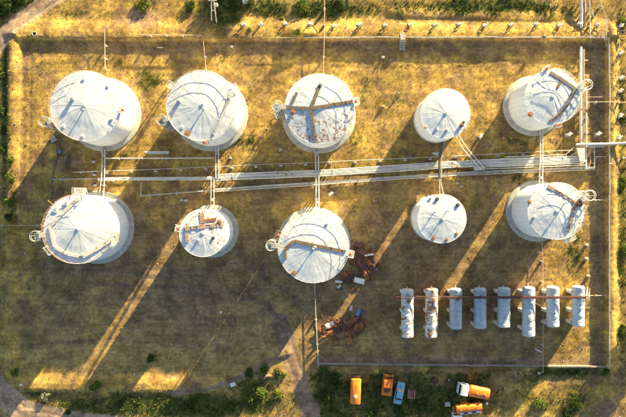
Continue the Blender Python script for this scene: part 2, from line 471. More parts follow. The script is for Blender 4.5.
# (crest polyline px, height m, crest half width px, run on the left of travel px, run on the right of travel px)
BERMS = [
    ([(21, 36), (300, 37)], 0.66, 2.0, 19, 3.0),             # north, soil inner face
    ([(300, 37), (604, 37.5)], 0.82, 1.5, 19, 2.0),          # north, behind the wall
    ([(608.5, 34), (608.5, 366)], 0.95, 1.5, 11, 1.5),       # east
    ([(26, 386), (205, 387)], 0.50, 2.0, 13, 5.0),           # south west
    ([(11, 372), (10.5, 200), (13, 44)], 0.62, 1.5, 5, 11),   # west
    ([(205, 387), (236, 377), (262, 361), (286, 352)], 0.35, 2.0, 6, 5),
    ([(392, 13), (470, 17), (556, 18)], 0.22, 1.0, 8, 4),    # low ridge north
]
def height(u, v):
    z = (fbm(u * 0.03, v * 0.03, 3) - 0.5) * 0.12 + (fbm(u * 0.25, v * 0.25, 5, 3) - 0.5) * 0.07
    pad = np.zeros(u.shape)
    for T in TANKS:
        cu = CX + T['c'].x / S; cv = CY - T['c'].y / S
        d = np.hypot(u - cu, v - cv)
        pad = np.maximum(pad, 1 - sstep(d, T['r'] / S + 4, T['r'] / S + 12))
    z = z * (1 - pad)
    wob = (fbm(u * 0.06, v * 0.06, 9, 3) - 0.5)
    for pts, h, w, rl, rr in BERMS:
        d, s_ = seg_dist(u, v, pts)
        run = np.where(s_ < 0, rl, rr)
        soft = 1 if rr > 2.4 else 0
        d2 = d + wob * 3.0 * soft
        z = z + h * (1 + wob * 0.35 * soft) * (1 - sstep(d2, w, w + run)) * 1.0
    # wheel ruts
    for pts, off, dep in RUTS:
        d, s_ = seg_dist(u, v, pts)
        z = z - dep * np.exp(-((d * s_ - off) / 1.3) ** 2) - dep * np.exp(-((d * s_ + off) / 1.3) ** 2) + 0.5 * dep * np.exp(-(d / 2.0) ** 2)
    return z
ROAD_NW = [(-60, 140), (-25, 85), (-6, 50), (5, 35), (14.5, 25.5), (27, 16.5), (38, 8.5), (50, 0), (75, -14), (110, -32), (160, -52)]
ROAD_SW = [(-60, 326), (-30, 360), (0, 391), (22, 411), (65, 422), (115, 428), (200, 436)]
TRACK_S = [(281, 322), (288, 348), (298, 376), (306, 400), (314, 425), (322, 470)]
TRACK_IN = [(281, 322), (262, 303), (235, 293), (190, 290), (130, 297), (60, 300)]
PATH = [(170, 392), (205, 389), (235, 380), (262, 364), (286, 354)]
RUTS = [(ROAD_NW, 4.5, 0.10), (ROAD_SW, 4.5, 0.05), (TRACK_S, 4.6, 0.05), (TRACK_IN, 4.5, 0.05),
        ([(27, 60), (24, 200), (26, 370)], 4.5, 0.05), ([(70, 268), (160, 275), (240, 262), (300, 300)], 4.5, 0.04)]
def gz(p):
    u = np.array([CX + p[0] / S]); v = np.array([CY - p[1] / S])
    return float(height(u, v)[0])
def G(px, py, dz=0.0):
    q = P(px, py); return Vector((q.x, q.y, gz(q) + dz))

def blob(u, v, cx, cy, rx, ry=None):
    ry = ry or rx
    return np.exp(-(((u - cx) / rx) ** 2 + ((v - cy) / ry) ** 2) * 1.2)
def zones(u, v):
    n = fbm(u * 0.05, v * 0.05, 21, 4) - 0.5
    n2 = fbm(u * 0.2, v * 0.2, 33, 3) - 0.5
    road = np.zeros(u.shape); tr = np.zeros(u.shape)
    for pts, w in ((ROAD_NW, 8.2), (ROAD_SW, 12)):
        d, s_ = seg_dist(u, v, pts)
        road = np.maximum(road, 1 - sstep(d + n2 * 3, w - 1, w + 1))
    d, s_ = seg_dist(u, v, TRACK_S)
    track = (1 - sstep(d + n2 * 6, 7, 11)) * 0.85
    d, s_ = seg_dist(u, v, TRACK_IN)
    bare = np.maximum(track, 0.42 * (1 - sstep(d + n2 * 8, 3, 9)))
    d, s_ = seg_dist(u, v, PATH)
    bare = np.maximum(bare, 0.75 * (1 - sstep(d + n2 * 4, 1.5, 5)))
    for pts in ([(27, 60), (24, 200), (26, 370)], [(70, 268), (160, 275), (240, 262), (300, 300)]):
        d, s_ = seg_dist(u, v, pts)
        bare = np.maximum(bare, 0.45 * np.exp(-((d - 4.5) / 2.2) ** 2))
    bare = np.maximum(bare, 0.75 * blob(u, v, 140, 18, 34, 17))
    bare = np.maximum(bare, 0.3 * blob(u, v, 299, 340, 16, 22))
    d, s_ = seg_dist(u, v, [(320, 360), (600, 363)])
    bare = np.maximum(bare, 0.6 * (1 - sstep(d + n2 * 5, 3, 8)))
    bare = np.maximum(bare, road)
    # tanks: bare trodden rim
    for T in TANKS:
        cu = CX + T['c'].x / S; cv = CY - T['c'].y / S
        d = np.hypot(u - cu, v - cv) - T['r'] / S
        bare = np.maximum(bare, 0.4 * np.exp(-((d - 9) / 3.0) ** 2) + 0.34 * np.exp(-((d + n2 * 5 - 19) / 1.8) ** 2) * (v < 190))
    # ploughed arcs
    d = np.hypot(u - 150, v - 320)
    arcs = np.sin(d * 0.72) * (blob(u, v, 222, 335, 42, 40))
    bare = np.maximum(bare, 0.6 * np.clip(arcs, 0, 1))
    green = np.zeros(u.shape)
    for a in ((218, 12, 30, 22, .95), (12, 2, 30, 14, 1.2), (5, 120, 6, 120, .95), (16, 200, 6, 40, .8), (255, 378, 34, 22, 1.0),
              (160, 405, 150, 16, 1.15), (410, 396, 130, 30, 1.1), (330, 400, 26, 26, .9), (255, 402, 30, 18, 1.0), (450, 378, 120, 11, 1.0), (560, 372, 70, 7, .8), (540, 400, 40, 16, .6), (578, 400, 14, 22, .8),
              (622, 200, 8, 220, .7), (305, 8, 16, 14, .9), (144, 4, 12, 10, .9), (247, 105, 14, 30, .6), (358, 135, 14, 20, .7),
              (352, 215, 14, 20, .6), (130, 155, 30, 12, .5), (240, 140, 20, 12, .5), (515, 135, 30, 16, .5), (520, 178, 22, 10, .6),
              (390, 95, 30, 20, .25), (575, 250, 10, 40, .5), (580, 320, 18, 40, .25), (470, 7, 110, 11, .95), (345, 8, 60, 12, .9), (270, 8, 40, 11, .8), (80, 14, 30, 8, .6), (145, 90, 14, 30, .5), (400, 125, 16, 14, .45), (290, 150, 14, 8, .5),
              (40, 395, 40, 8, .8), (150, 358, 12, 10, .5), (330, 378, 18, 14, .9), (100, 60, 60, 12, .3), (215, 195, 14, 8, .6), (430, 185, 18, 8, .4)):
        green = np.maximum(green, a[4] * blob(u, v, a[0], a[1], a[2], a[3]))
    green = np.clip(green * (1 + n * 0.9) + np.clip(n - 0.12 + 0.13 * (v < 190), 0, 1) * 1.1 - 0.03, 0, 1)
    green = green * (1 - 0.8 * np.clip(bare, 0, 1))
    dark = np.zeros(u.shape)  # dark soil and stains; shade of walls and tanks is also painted in
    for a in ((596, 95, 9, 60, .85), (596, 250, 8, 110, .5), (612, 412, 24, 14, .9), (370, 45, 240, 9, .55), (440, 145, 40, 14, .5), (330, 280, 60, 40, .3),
              (70, 160, 22, 16, .7), (190, 310, 120, 60, .62), (60, 320, 50, 60, .5), (470, 240, 60, 30, .45), (400, 290, 60, 50, .4), (366, 268, 14, 10, .7), (345, 328, 26, 18, .6), (160, 50, 120, 5, .5), (150, 190, 60, 14, .45), (480, 190, 70, 20, .35)):
        dark = np.maximum(dark, a[4] * blob(u, v, a[0], a[1], a[2], a[3]))
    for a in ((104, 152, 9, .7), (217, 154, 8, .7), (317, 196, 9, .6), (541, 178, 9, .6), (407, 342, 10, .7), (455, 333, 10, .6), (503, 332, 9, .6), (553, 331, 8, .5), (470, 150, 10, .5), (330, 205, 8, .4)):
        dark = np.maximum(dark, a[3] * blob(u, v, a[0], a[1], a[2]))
    dark = np.maximum(dark, 0.75 * np.clip(arcs, 0, 1))
    dd, s_ = seg_dist(u, v, ROAD_NW)
    dark = np.maximum(dark, (.62 * np.exp(-((dd * s_ - 3.6 + n2 * 3) / 1.3) ** 2) + .7 * np.exp(-((dd * s_ + 2.6 + n2 * 4) / 1.6) ** 2)) * (0.6 + 1.5 * n))
    for pts, wd in (([(90, 284), (170, 287), (235, 292), (262, 303), (281, 322)], 2.5), ([(70, 268), (160, 275), (240, 262), (300, 300)], 2.0), ([(30, 345), (120, 338), (200, 350)], 1.5), ([(262, 262), (258, 290), (285, 330), (298, 376)], 3.0)):
        dd, s_ = seg_dist(u, v, pts); dark = np.maximum(dark, .75 * np.exp(-((dd + n2 * 3) / wd) ** 2))
    dark = np.clip(dark + n * 0.3, 0, 1)
    south = sstep(v + n * 110, 180, 245) * (1 - sstep(v + n * 60, 350, 385)) * sstep(u + n * 60, 10, 75) * (1 - sstep(u + n * 70, 520, 590))
    brown = np.clip(south * (0.75 + n * 1.0), 0, 1)
    tan = sstep(v + n * 90, 265, 335) * (1 - sstep(v + n * 50, 360, 388)) * sstep(u + n * 50, 10, 60) * (1 - sstep(u + n * 60, 270, 330))
    tan = np.maximum(tan, 0.7 * blob(u, v, 400, 340, 120, 26))
    tan = np.clip(tan * (0.85 + n * 1.2), 0, 1)
    brown = np.maximum(brown * (1 - 0.85 * tan), 0.6 * np.clip(blob(u, v, 300, 185, 260, 16) + n, 0, 1))
    green = green * (1 - 0.75 * np.maximum(south * (1 - blob(u, v, 580, 300, 40, 90)), 0))
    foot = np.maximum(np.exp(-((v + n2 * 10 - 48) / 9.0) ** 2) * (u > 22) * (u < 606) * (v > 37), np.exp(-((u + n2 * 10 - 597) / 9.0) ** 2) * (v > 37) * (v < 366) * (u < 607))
    brown = np.maximum(brown, foot * (0.7 + n * .8))  # brown soil, with the wall's shade band painted in along its foot
    return np.clip(bare, 0, 1), green, dark, road, track, np.clip(brown, 0, 1), tan

def axis(lim_in, step, far):
    a = list(np.arange(0, lim_in + 1e-6, step)); d = step
    while a[-1] < far:
        d *= 1.25; a.append(a[-1] + d)
    a = np.array(a)
    return np.concatenate([-a[:0:-1], a])
gxs = axis(66, 0.26, 900); gys = axis(46, 0.26, 900)
gX, gY = np.meshgrid(gxs, gys)
U = CX + gX / S; V = CY - gY / S
far = np.maximum(np.abs(gX) - 66, np.abs(gY) - 46)
keep = 1 - sstep(far, 5, 40)
gZ = height(U, V) * keep
zb, zg, zd, zr, zt, zw, zn = zones(U, V)
nyv, nxv = gX.shape
idx = np.arange(nyv * nxv).reshape(nyv, nxv)
quads = np.stack([idx[:-1, :-1], idx[:-1, 1:], idx[1:, 1:], idx[1:, :-1]], -1).reshape(-1, 4)
VV = np.stack([gX, gY, gZ], -1).reshape(-1, 3)
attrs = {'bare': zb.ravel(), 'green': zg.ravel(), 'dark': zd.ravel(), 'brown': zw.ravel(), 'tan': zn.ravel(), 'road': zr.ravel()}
rq = (zr.ravel()[quads].mean(1) > 0.5)
tq = (zt.ravel()[quads].mean(1) > 0.45) & ~rq
bz = np.zeros(U.shape)
sel = []
for pts, h, w, rl, rr in BERMS[:5]:
    d, s_ = seg_dist(U, V, pts)
    sel.append((d < w + np.where(s_ < 0, rl, rr) * 0.75))
bidx = np.full(quads.shape[0], -1)
for k, s_ in enumerate(sel):
    q = s_.ravel()[quads].all(1) & ~rq & ~tq & (bidx < 0)
    bidx[q] = 0 if k <= 1 else k
def sheet(name, mask):
    q = quads[mask]
    used, inv = np.unique(q, return_inverse=True)
    me = bpy.data.meshes.new(name)
    me.vertices.add(len(used)); me.vertices.foreach_set('co', VV[used].ravel())
    nf = len(q)
    me.loops.add(nf * 4); me.loops.foreach_set('vertex_index', inv.astype(np.int32).ravel())
    me.polygons.add(nf); me.polygons.foreach_set('loop_start', np.arange(nf, dtype=np.int32) * 4)
    me.update(calc_edges=True)
    for k, a in attrs.items():
        at = me.attributes.new(k, 'FLOAT', 'POINT'); at.data.foreach_set('value', a[used].astype(np.float32))
    me.polygons.foreach_set('use_smooth', [True] * nf)
    me.materials.append(M['ground'])
    o = bpy.data.objects.new(name, me); COL.objects.link(o)
    o['kind'] = 'structure'
    return o
qc = VV[quads].mean(1)
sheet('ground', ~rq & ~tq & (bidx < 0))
for nm, mk in (('dirt_road', rq & (qc[:, 1] > 0)), ('dirt_road', rq & (qc[:, 1] <= 0)), ('dirt_track', tq)):
    sheet(nm, mk)
for k in (0, 2, 3, 4):
    sheet('earth_embankment', bidx == k)

# ---------------------------------------------------------------- grass and weeds (one mass each)
def tufts(name, n, area, hfun, label, seed, weeds=False):
    r = np.random.default_rng(seed)
    u = r.uniform(area[0], area[1], n); v = r.uniform(area[2], area[3], n)
    b, g, d, road, tr, bw, tn = zones(u, v)
    clump = fbm(u * 0.35, v * 0.35, seed, 3)
    if weeds:
        pr = np.clip(g * 1.6 - 0.45, 0, 1) * sstep(clump, 0.36, 0.58)
    else:
        pr = (1 - 0.92 * np.clip(b * 1.3, 0, 1)) * (0.25 + 0.75 * sstep(clump, 0.35, 0.65)) * (1 - 0.5 * d) * (1 - 0.55 * np.clip(bw + .6 * tn, 0, 1))
    ok = r.random(n) < pr
    for T in TANKS:
        cu = CX + T['c'].x / S; cv = CY - T['c'].y / S
        ok &= np.hypot(u - cu, v - cv) > T['r'] / S + 5
    for (pts, w) in WALL_LINES:
        dd, s_ = seg_dist(u, v, pts); ok &= dd > w
    u = u[ok]; v = v[ok]; g = g[ok]; d = d[ok]; bw = bw[ok]; tn = tn[ok]; n = len(u)
    x = (u - CX) * S; y = (CY - v) * S; z = height(u, v)
    nb = 4 if weeds else 3
    hh = hfun(r, n) * (1 + 0.8 * g)
    verts = np.zeros((n, nb, 3, 3)); 
    for k in range(nb):
        a = r.uniform(0, 2 * PI, n); lean = r.uniform(0.1, 0.9, n) * hh
        w = hh * r.uniform(0.18, 0.36, n) * (1.6 if weeds else 1.0)
        ox = x + r.normal(0, 0.06, n); oy = y + r.normal(0, 0.06, n)
        verts[:, k, 0] = np.stack([ox - np.sin(a) * w, oy + np.cos(a) * w, z - 0.02], -1)
        verts[:, k, 1] = np.stack([ox + np.sin(a) * w, oy - np.cos(a) * w, z - 0.02], -1)
        verts[:, k, 2] = np.stack([ox + np.cos(a) * lean, oy + np.sin(a) * lean, z + hh * r.uniform(0.6, 1.1, n)], -1)
    nv = n * nb * 3
    me = bpy.data.meshes.new(name)
    me.vertices.add(nv); me.vertices.foreach_set('co', verts.ravel())
    me.loops.add(nv); me.loops.foreach_set('vertex_index', np.arange(nv, dtype=np.int32))
    me.polygons.add(nv // 3); me.polygons.foreach_set('loop_start', np.arange(0, nv, 3, dtype=np.int32))
    me.update(calc_edges=True)
    t = np.clip(g + r.normal(0, 0.18, n), 0, 1)[:, None]
    straw = np.array([0.50, 0.345, 0.10]); ol = np.array([0.27, 0.19, 0.07]); gr = np.array([0.075, 0.115, 0.02])
    q = r.random((n, 1))
    dry = straw * q + ol * (1 - q)
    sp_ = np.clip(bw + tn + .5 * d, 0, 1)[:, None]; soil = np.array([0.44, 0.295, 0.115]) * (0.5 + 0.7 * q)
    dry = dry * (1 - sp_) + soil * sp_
    c = dry * (1 - t) + gr * t * (0.7 + 0.7 * r.random((n, 1)))
    if weeds: c = np.where(r.random((n, 1)) < 0.15, np.array([0.11, 0.14, 0.03]), np.array([0.055, 0.085, 0.022])) * (0.7 + 0.6 * q)
    rgba = np.concatenate([c, np.ones((n, 1))], 1)
    rgba = np.repeat(rgba, nb * 3, axis=0)
    at = me.attributes.new('tone', 'FLOAT_COLOR', 'POINT'); at.data.foreach_set('color', rgba.astype(np.float32).ravel())
    me.materials.append(M['leaf'])
    o = bpy.data.objects.new(name, me); COL.objects.link(o)
    o['kind'] = 'stuff'; tag(o, label, 'grass' if not weeds else 'weeds')
    return o
WALL_LINES = [([(300, 38.5), (607, 38.5)], 2), ([(607, 38), (607, 366)], 2), ([(318, 362.5), (607, 366)], 2)]
tufts('dry_grass', 190000, (-8, 634, -8, 425), lambda r, n: np.where(r.random(n) < .015, r.uniform(.14, .22, n), r.uniform(0.04, 0.14, n)), 'short dry straw-coloured grass covering the whole tank yard', 5)
tufts('green_weeds', 170000, (-8, 634, -8, 425), lambda r, n: r.uniform(0.06, 0.19, n), 'dark green weeds along the south ditch and road verges', 8, True)

def stones(n, seed):
    r = np.random.default_rng(seed)
    u = r.uniform(15, 626, n * 4); v = r.uniform(0, 417, n * 4)
    c = fbm(u * 0.04, v * 0.04, 77, 3)
    b, g, d, road, tr, bw, tn = zones(u, v)
    ok = (r.random(n * 4) < sstep(c, .48, .68) * .6 + .04) & (g < .6) & (road < .1)
    for T in TANKS:
        ok &= np.hypot(u - CX - T['c'].x / S, v - CY + T['c'].y / S) > T['r'] / S + 6
    u = u[ok][:n]; v = v[ok][:n]; n = len(u)
    ico = np.array([[0, 0, 1], [.9, 0, .4], [.28, .85, .4], [-.72, .53, .4], [-.72, -.53, .4], [.28, -.85, .4], [0, 0, -.4]])
    fc = [(0, 1, 2), (0, 2, 3), (0, 3, 4), (0, 4, 5), (0, 5, 1), (6, 2, 1), (6, 3, 2), (6, 4, 3), (6, 5, 4), (6, 1, 5)]
    sz = r.uniform(.05, .17, n) * np.where(r.random(n) < .08, 1.6, 1)
    z = height(u, v)
    vv = ico[None] * (sz[:, None] * r.uniform(.6, 1.3, (n, 7)))[..., None] * np.array([1, 1, .7])
    vv = vv + np.stack([(u - CX) * S, (CY - v) * S, z], -1)[:, None]
    F = (np.array(fc)[None] + (np.arange(n) * 7)[:, None, None]).reshape(-1, 3)
    me = bpy.data.meshes.new('loose_stones'); me.from_pydata(vv.reshape(-1, 3).tolist(), [], F.tolist())
    col = np.where(r.random((n, 1)) < .12, np.array([[.45, .42, .38]]), np.array([[.22, .18, .14]])) * r.uniform(.6, 1.3, (n, 1))
    rgba = np.repeat(np.concatenate([col, np.ones((n, 1))], 1), 7, 0)
    at_ = me.attributes.new('tone', 'FLOAT_COLOR', 'POINT'); at_.data.foreach_set('color', rgba.astype(np.float32).ravel())
    m, t, bs = nt('stone'); a = N(t, 'ShaderNodeAttribute'); a.attribute_name = 'tone'
    t.links.new(a.outputs['Color'], bs.inputs['Base Color']); bs.inputs['Roughness'].default_value = .9
    me.materials.append(m)
    o = bpy.data.objects.new('loose_stones', me); COL.objects.link(o); o['kind'] = 'stuff'
    tag(o, 'small loose stones and rubble scattered over the yard', 'stones')
stones(1500, 4)

# ---------------------------------------------------------------- perimeter walls
def wall_run(label, a, b, h, th, npan, mat='wall_concrete'):
    A = P(*a); B = P(*b)
    t = thing('perimeter_wall', label, 'wall', (A + B) / 2)
    d = (B - A) / npan; L = d.length; an = math.atan2(d.y, d.x)
    for i in range(npan):
        c = A + d * (i + 0.5)
        hh = h + random.uniform(-0.06, 0.05); c = c + Vector((random.uniform(-.035, .035), random.uniform(-.035, .035), 0))
        MB().box((c.x, c.y, hh / 2 - 0.15), (L - 0.025, th, hh + 0.3), an + random.uniform(-0.012, 0.012)).build('wall_panel', M[mat], t, world=True, bevel=0.02)
    return t
wall_run('pale concrete wall along the north side of the yard, below the row of valve stands', (298, 38.6), (605.5, 38.6), 0.98, 0.17, 20)
wall_run('pale concrete wall along the east side of the yard, running north to south', (607, 37.5), (607, 366.5), 1.06, 0.17, 21)
wall_run('grey low concrete wall on the south side behind the parked orange vehicles', (318, 363.2), (605.5, 366.2), 0.55, 0.26, 19, 'wall_dull')

# ---------------------------------------------------------------- vertical storage tanks
def roof_z(T, x, y, i):
    r = math.hypot(x, y); R = T['r']; a = math.atan2(y, x)
    q = r / R
    z = T['h'] + 0.075 * R * (1 - q)
    # lapped rings
    for k, rr in enumerate((0.52, 0.8)):
        z -= 0.014 * min(1, max(0, (q - rr) / 0.03))
    # radial sag between the rafters, deeper mid-way
    w = math.sin(PI * min(1, q))
    na_ = math.sin(a * 5 + i * 1.7) + 0.7 * math.sin(a * 11 + i * 2.9 + q * 1.5) + 0.6 * math.sin(a * 19 + i * 4.1 - q * 2.2) + 0.5 * math.sin(a * 29 + i)
    z += 0.011 * na_ * w * (0.6 + 0.4 * math.sin(a * 2 + i))
    z += 0.018 * math.sin(x * 1.1 + y * 0.5 + i * 3) * math.cos(y * 1.3 - x * 0.3 + i) * (1 - q ** 4)
    return z
def walkway(T, i, t, px, w, mat, name='roof_walkway'):
    """slatted boards raised on bearers over the roof"""
    h = T['h']; mb = MB()
    pts = [P(a, b, h + 0.45) - T['c'] for a, b in px]
    for p, q in zip(pts[:-1], pts[1:]):
        d = q - p; L = math.hypot(d.x, d.y); an = math.atan2(d.y, d.x)
        n = max(2, int(L / 0.28))
        for k in range(n):
            c = p + d * ((k + 0.5) / n)
            if mat.name.startswith('plank_rust') and random.random() < .3: continue
            z = roof_z(T, c.x, c.y, i) + 0.12
            mb.box((c.x, c.y, z), (L / n * 0.86, w * random.uniform(0.92, 1.06), 0.045), an + random.uniform(-0.03, 0.03))
        for s_ in (-0.3, 0.3):
            ox, oy = -math.sin(an) * w * s_, math.cos(an) * w * s_
            m = 5
            for k in range(m):
                a = p + d * (k / m); b = p + d * ((k + 1) / m)
                mb.bar((a.x + ox, a.y + oy, roof_z(T, a.x, a.y, i) + 0.05), (b.x + ox, b.y + oy, roof_z(T, b.x, b.y, i) + 0.05), 0.06, 0.1)
    return mb.build(name, mat, t)
def walk_rail(T, i, t, px, w, side):
    h = T['h']; mb = MB()
    pts = [P(a, b, h + 0.45) - T['c'] for a, b in px]
    for p, q in zip(pts[:-1], pts[1:]):
        d = q - p; L = math.hypot(d.x, d.y); an = math.atan2(d.y, d.x)
        ox, oy = -math.sin(an) * w * 0.5 * side, math.cos(an) * w * 0.5 * side
        n = max(2, int(L / 1.5)); last = None
        for k in range(n + 1):
            c = p + d * (k / n); z = roof_z(T, c.x, c.y, i)
            top = Vector((c.x + ox, c.y + oy, z + 1.05))
            mb.cyl((c.x + ox, c.y + oy, z), top, 0.022, 5)
            if last is not None:
                mb.cyl(last, top, 0.022, 5); mb.cyl(last - Vector((0, 0, .45)), top - Vector((0, 0, .45)), 0.018, 5)
            last = top
    return mb.build('walkway_rail', M['steel'], t)
def rim_rail(T, t, a0, a1, mat):
    mb = MB(); R = T['r'] - 0.06; h = T['h']
    n = max(3, int((a1 - a0) * R / 1.25))
    pts = [(R * math.cos(a0 + (a1 - a0) * k / n), R * math.sin(a0 + (a1 - a0) * k / n)) for k in range(n + 1)]
    for x, y in pts:
        mb.cyl((x, y, h - 0.02), (x, y, h + 1.05), 0.028, 5)
    m = n * 2
    for z in (0.55, 1.05):
        mb.tube([(R * math.cos(a0 + (a1 - a0) * k / m), R * math.sin(a0 + (a1 - a0) * k / m), h + z) for k in range(m + 1)], 0.028, 5)
    return mb.build('rim_railing', mat, t)
def hatch(T, i, t, px, r=0.3, hgt=0.4, mat='steel_white', name='roof_hatch'):
    p = P(px[0], px[1], T['h'] + 0.4) - T['c']
    z = roof_z(T, p.x, p.y, i) - 0.03; hgt *= .6
    o = MB().lathe([(r, 0), (r, hgt * .8), (r * 1.22, hgt * .82), (r * 1.22, hgt), (r * .9, hgt * 1.08)], 14, (p.x, p.y, z)).build(name, M[mat], t)
    MB().bar((p.x - r * .5, p.y, z + hgt * 1.15), (p.x + r * .5, p.y, z + hgt * 1.15), 0.05).build('handle', M['steel'], o)
    return o
def vent(T, i, t, px, hgt=1.0):
    p = P(px[0], px[1], T['h'] + 0.4) - T['c']
    z = roof_z(T, p.x, p.y, i) - 0.03; hgt *= .65
    mb = MB().cyl((p.x, p.y, z), (p.x, p.y, z + hgt), 0.09, 10)
    mb.lathe([(0.15, hgt * .8), (0.18, hgt), (0.05, hgt + .12)], 12, (p.x, p.y, z))
    return mb.build('breather_vent', M['steel'], t)
def stair_tower(T, i, t, px, r=.92):
    h = T['h'] + 0.1
    q = P(px[0], px[1], h + 0.9) - T['c']; c = Vector((q.x, q.y, 0))
    d0 = math.hypot(c.x, c.y); dm = T['r'] + r + 0.25
    if d0 < dm: c = c * (dm / d0)
    u = c.normalized()
    mb = MB()
    mb.cyl((c.x, c.y, 0), (c.x, c.y, h + 0.2), 0.13, 10)
    for k in range(6):
        a = k * PI / 3
        x, y = c.x + r * math.cos(a), c.y + r * math.sin(a)
        mb.cyl((x, y, 0), (x, y, h + 1.1), 0.045, 5)
    for z in (0.3, 2.5, 4.7, 6.9, h + 0.55, h + 1.1):
        mb.ring((c.x, c.y, z), r, 0.05, 20, 5)
    tw = mb.build('stair_tower', M['steel_white' if i in (4, 9) else 'steel_dark'], t)
    st = MB(); ns = int(h / 0.21); 
    for k in range(ns):
        a = k * 0.42; z = (k + 1) * h / (ns + 1)
        w0, w1 = 0.06, 0.23
        ca, sa = math.cos(a), math.sin(a)
        p = []
        for dz in (-0.02, 0.02):
            for rr, ww in ((0.13, w0), (0.13, -w0), (r * .95, -w1), (r * .95, w1)):
                p.append((c.x + ca * rr - sa * ww, c.y + sa * rr + ca * ww, z + dz))
        st.add(p, [(3, 2, 1, 0), (4, 5, 6, 7), (0, 1, 5, 4), (1, 2, 6, 5), (2, 3, 7, 6), (3, 0, 4, 7)])
    st.build('spiral_steps', M['steel_dark'], tw, smooth=None)
    hx = MB(); hx.tube([(c.x + r * .96 * math.cos(k * .21), c.y + r * .96 * math.sin(k * .21), 0.3 + k * h / (2 * ns)) for k in range(2 * ns)], 0.035, 5)
    hx.build('handrail', M['steel'], tw)
    # bridge onto the roof
    br = MB(); an = math.atan2(u.y, u.x); L = r + 1.1
    e = u * (T['r'] - 0.3)
    n = 9
    for k in range(n):
        p = c + (e - c) * ((k + .5) / n)
        br.box((p.x, p.y, h + 0.12), ((e - c).length / n * 0.8, 0.75, 0.04), an)
    for s_ in (-.36, .36):
        o = Vector((-u.y, u.x, 0)) * s_
        br.bar(c + o + Vector((0, 0, h + .05)), e + o + Vector((0, 0, h + .05)), 0.06, 0.12)
        br.cyl(c + o + Vector((0, 0, h + 1.1)), e + o + Vector((0, 0, h + 1.1)), 0.025, 5)
        for k in (0.35, 0.7, 1.0):
            p = c + (e - c) * k + o
            br.cyl((p.x, p.y, h + .1), (p.x, p.y, h + 1.1), 0.025, 5)
    br.build('landing', M['steel'], tw)
    return tw
def slant_stair(T, i, t, px_top, px_foot):
    a = P(px_top[0], px_top[1], T['h']) - T['c']; b = P(px_foot[0], px_foot[1], 0) - T['c']
    d = b - a; u = Vector((-d.y, d.x, 0)).normalized() * .36
    mb = MB()
    for s_ in (-1, 1):
        mb.bar(a + u * s_, b + u * s_, .06, .2)
    o = mb.build('stair_flight', M['steel'], t)
    n = 30
    for k in range(n):
        p = a + d * ((k + .5) / n)
        MB().box((p.x, p.y, p.z), (.24, .68, .035), math.atan2(d.y, d.x)).build('tread', M['pipe_dark'] if k > 14 else M['steel'], o)
    r = MB()
    for s_ in (-1, 1):
        r.cyl(a + u * s_ + Vector((0, 0, .95)), b + u * s_ + Vector((0, 0, .95)), .025, 5)
        for k in range(6):
            p = a + d * (k / 5) + u * s_
            r.cyl(p, p + Vector((0, 0, .95)), .022, 5)
    r.build('handrail', M['steel'], o)
def foam_platform(T, i, t, px, mat='steel_white', redbox=True, size=(1.2, 0.9)):
    h = T['h'] - 0.35
    q = P(px[0], px[1], h) - T['c']; a = math.atan2(q.y, q.x)
    R = T['r'] + size[1] / 2 + 0.05
    c = Vector((R * math.cos(a), R * math.sin(a), h))
    ux = Vector((-math.sin(a), math.cos(a), 0)); uy = Vector((math.cos(a), math.sin(a), 0))
    mb = MB()
    for k in range(5):
        o = uy * ((k - 2) * size[1] / 5)
        mb.bar(c + o - ux * size[0] / 2, c + o + ux * size[0] / 2, size[1] / 5 * .6, 0.04)
    for sx in (-1, 1):
        mb.bar(c + ux * sx * size[0] / 2 - uy * size[1] / 2, c + ux * sx * size[0] / 2 + uy * size[1] / 2, 0.07, 0.09)
        mb.bar(c + ux * sx * size[0] / 2 + uy * size[1] / 2, Vector((T['r'] * math.cos(a), T['r'] * math.sin(a), h - 1.2)) + ux * sx * size[0] / 2, 0.06)
        for sy in (-1, 1):
            p = c + ux * sx * size[0] / 2 + uy * sy * size[1] / 2
            mb.cyl(p, p + Vector((0, 0, 1.05)), 0.03, 5)
    ps = [c + ux * sx * size[0] / 2 + uy * sy * size[1] / 2 + Vector((0, 0, 1.05)) for sx, sy in ((-1, -1), (-1, 1), (1, 1), (1, -1))]
    for p, q_ in zip(ps[:-1], ps[1:]):
        mb.cyl(p, q_, 0.03, 5); mb.cyl(p - Vector((0, 0, .5)), q_ - Vector((0, 0, .5)), 0.025, 5)
    o = mb.build('foam_platform', M[mat], t)
    if redbox:
        MB().lathe([(0.1, 0), (0.24, 0.1), (0.26, 0.5), (0.15, 0.62)], 12, (c.x - 0.12 * math.cos(a), c.y - .12 * math.sin(a), h + 0.03)).build('foam_chamber', M['red'], o)
    return o
def side_spout(T, t, px, L=1.5):
    """short rusty pipe stub sticking out from the rim"""
    q = P(px[0], px[1], T['h']) - T['c']; a = math.atan2(q.y, q.x); R = T['r']; h = T['h'] - .25
    u = Vector((math.cos(a), math.sin(a), 0))
    mb = MB().tube([u * (R - .05) + Vector((0, 0, h)), u * (R + L - .2) + Vector((0, 0, h)), u * (R + L) + Vector((0, 0, h - .25))], 0.07, 7)
    return mb.build('rim_spout', M['rust_orange'], t)

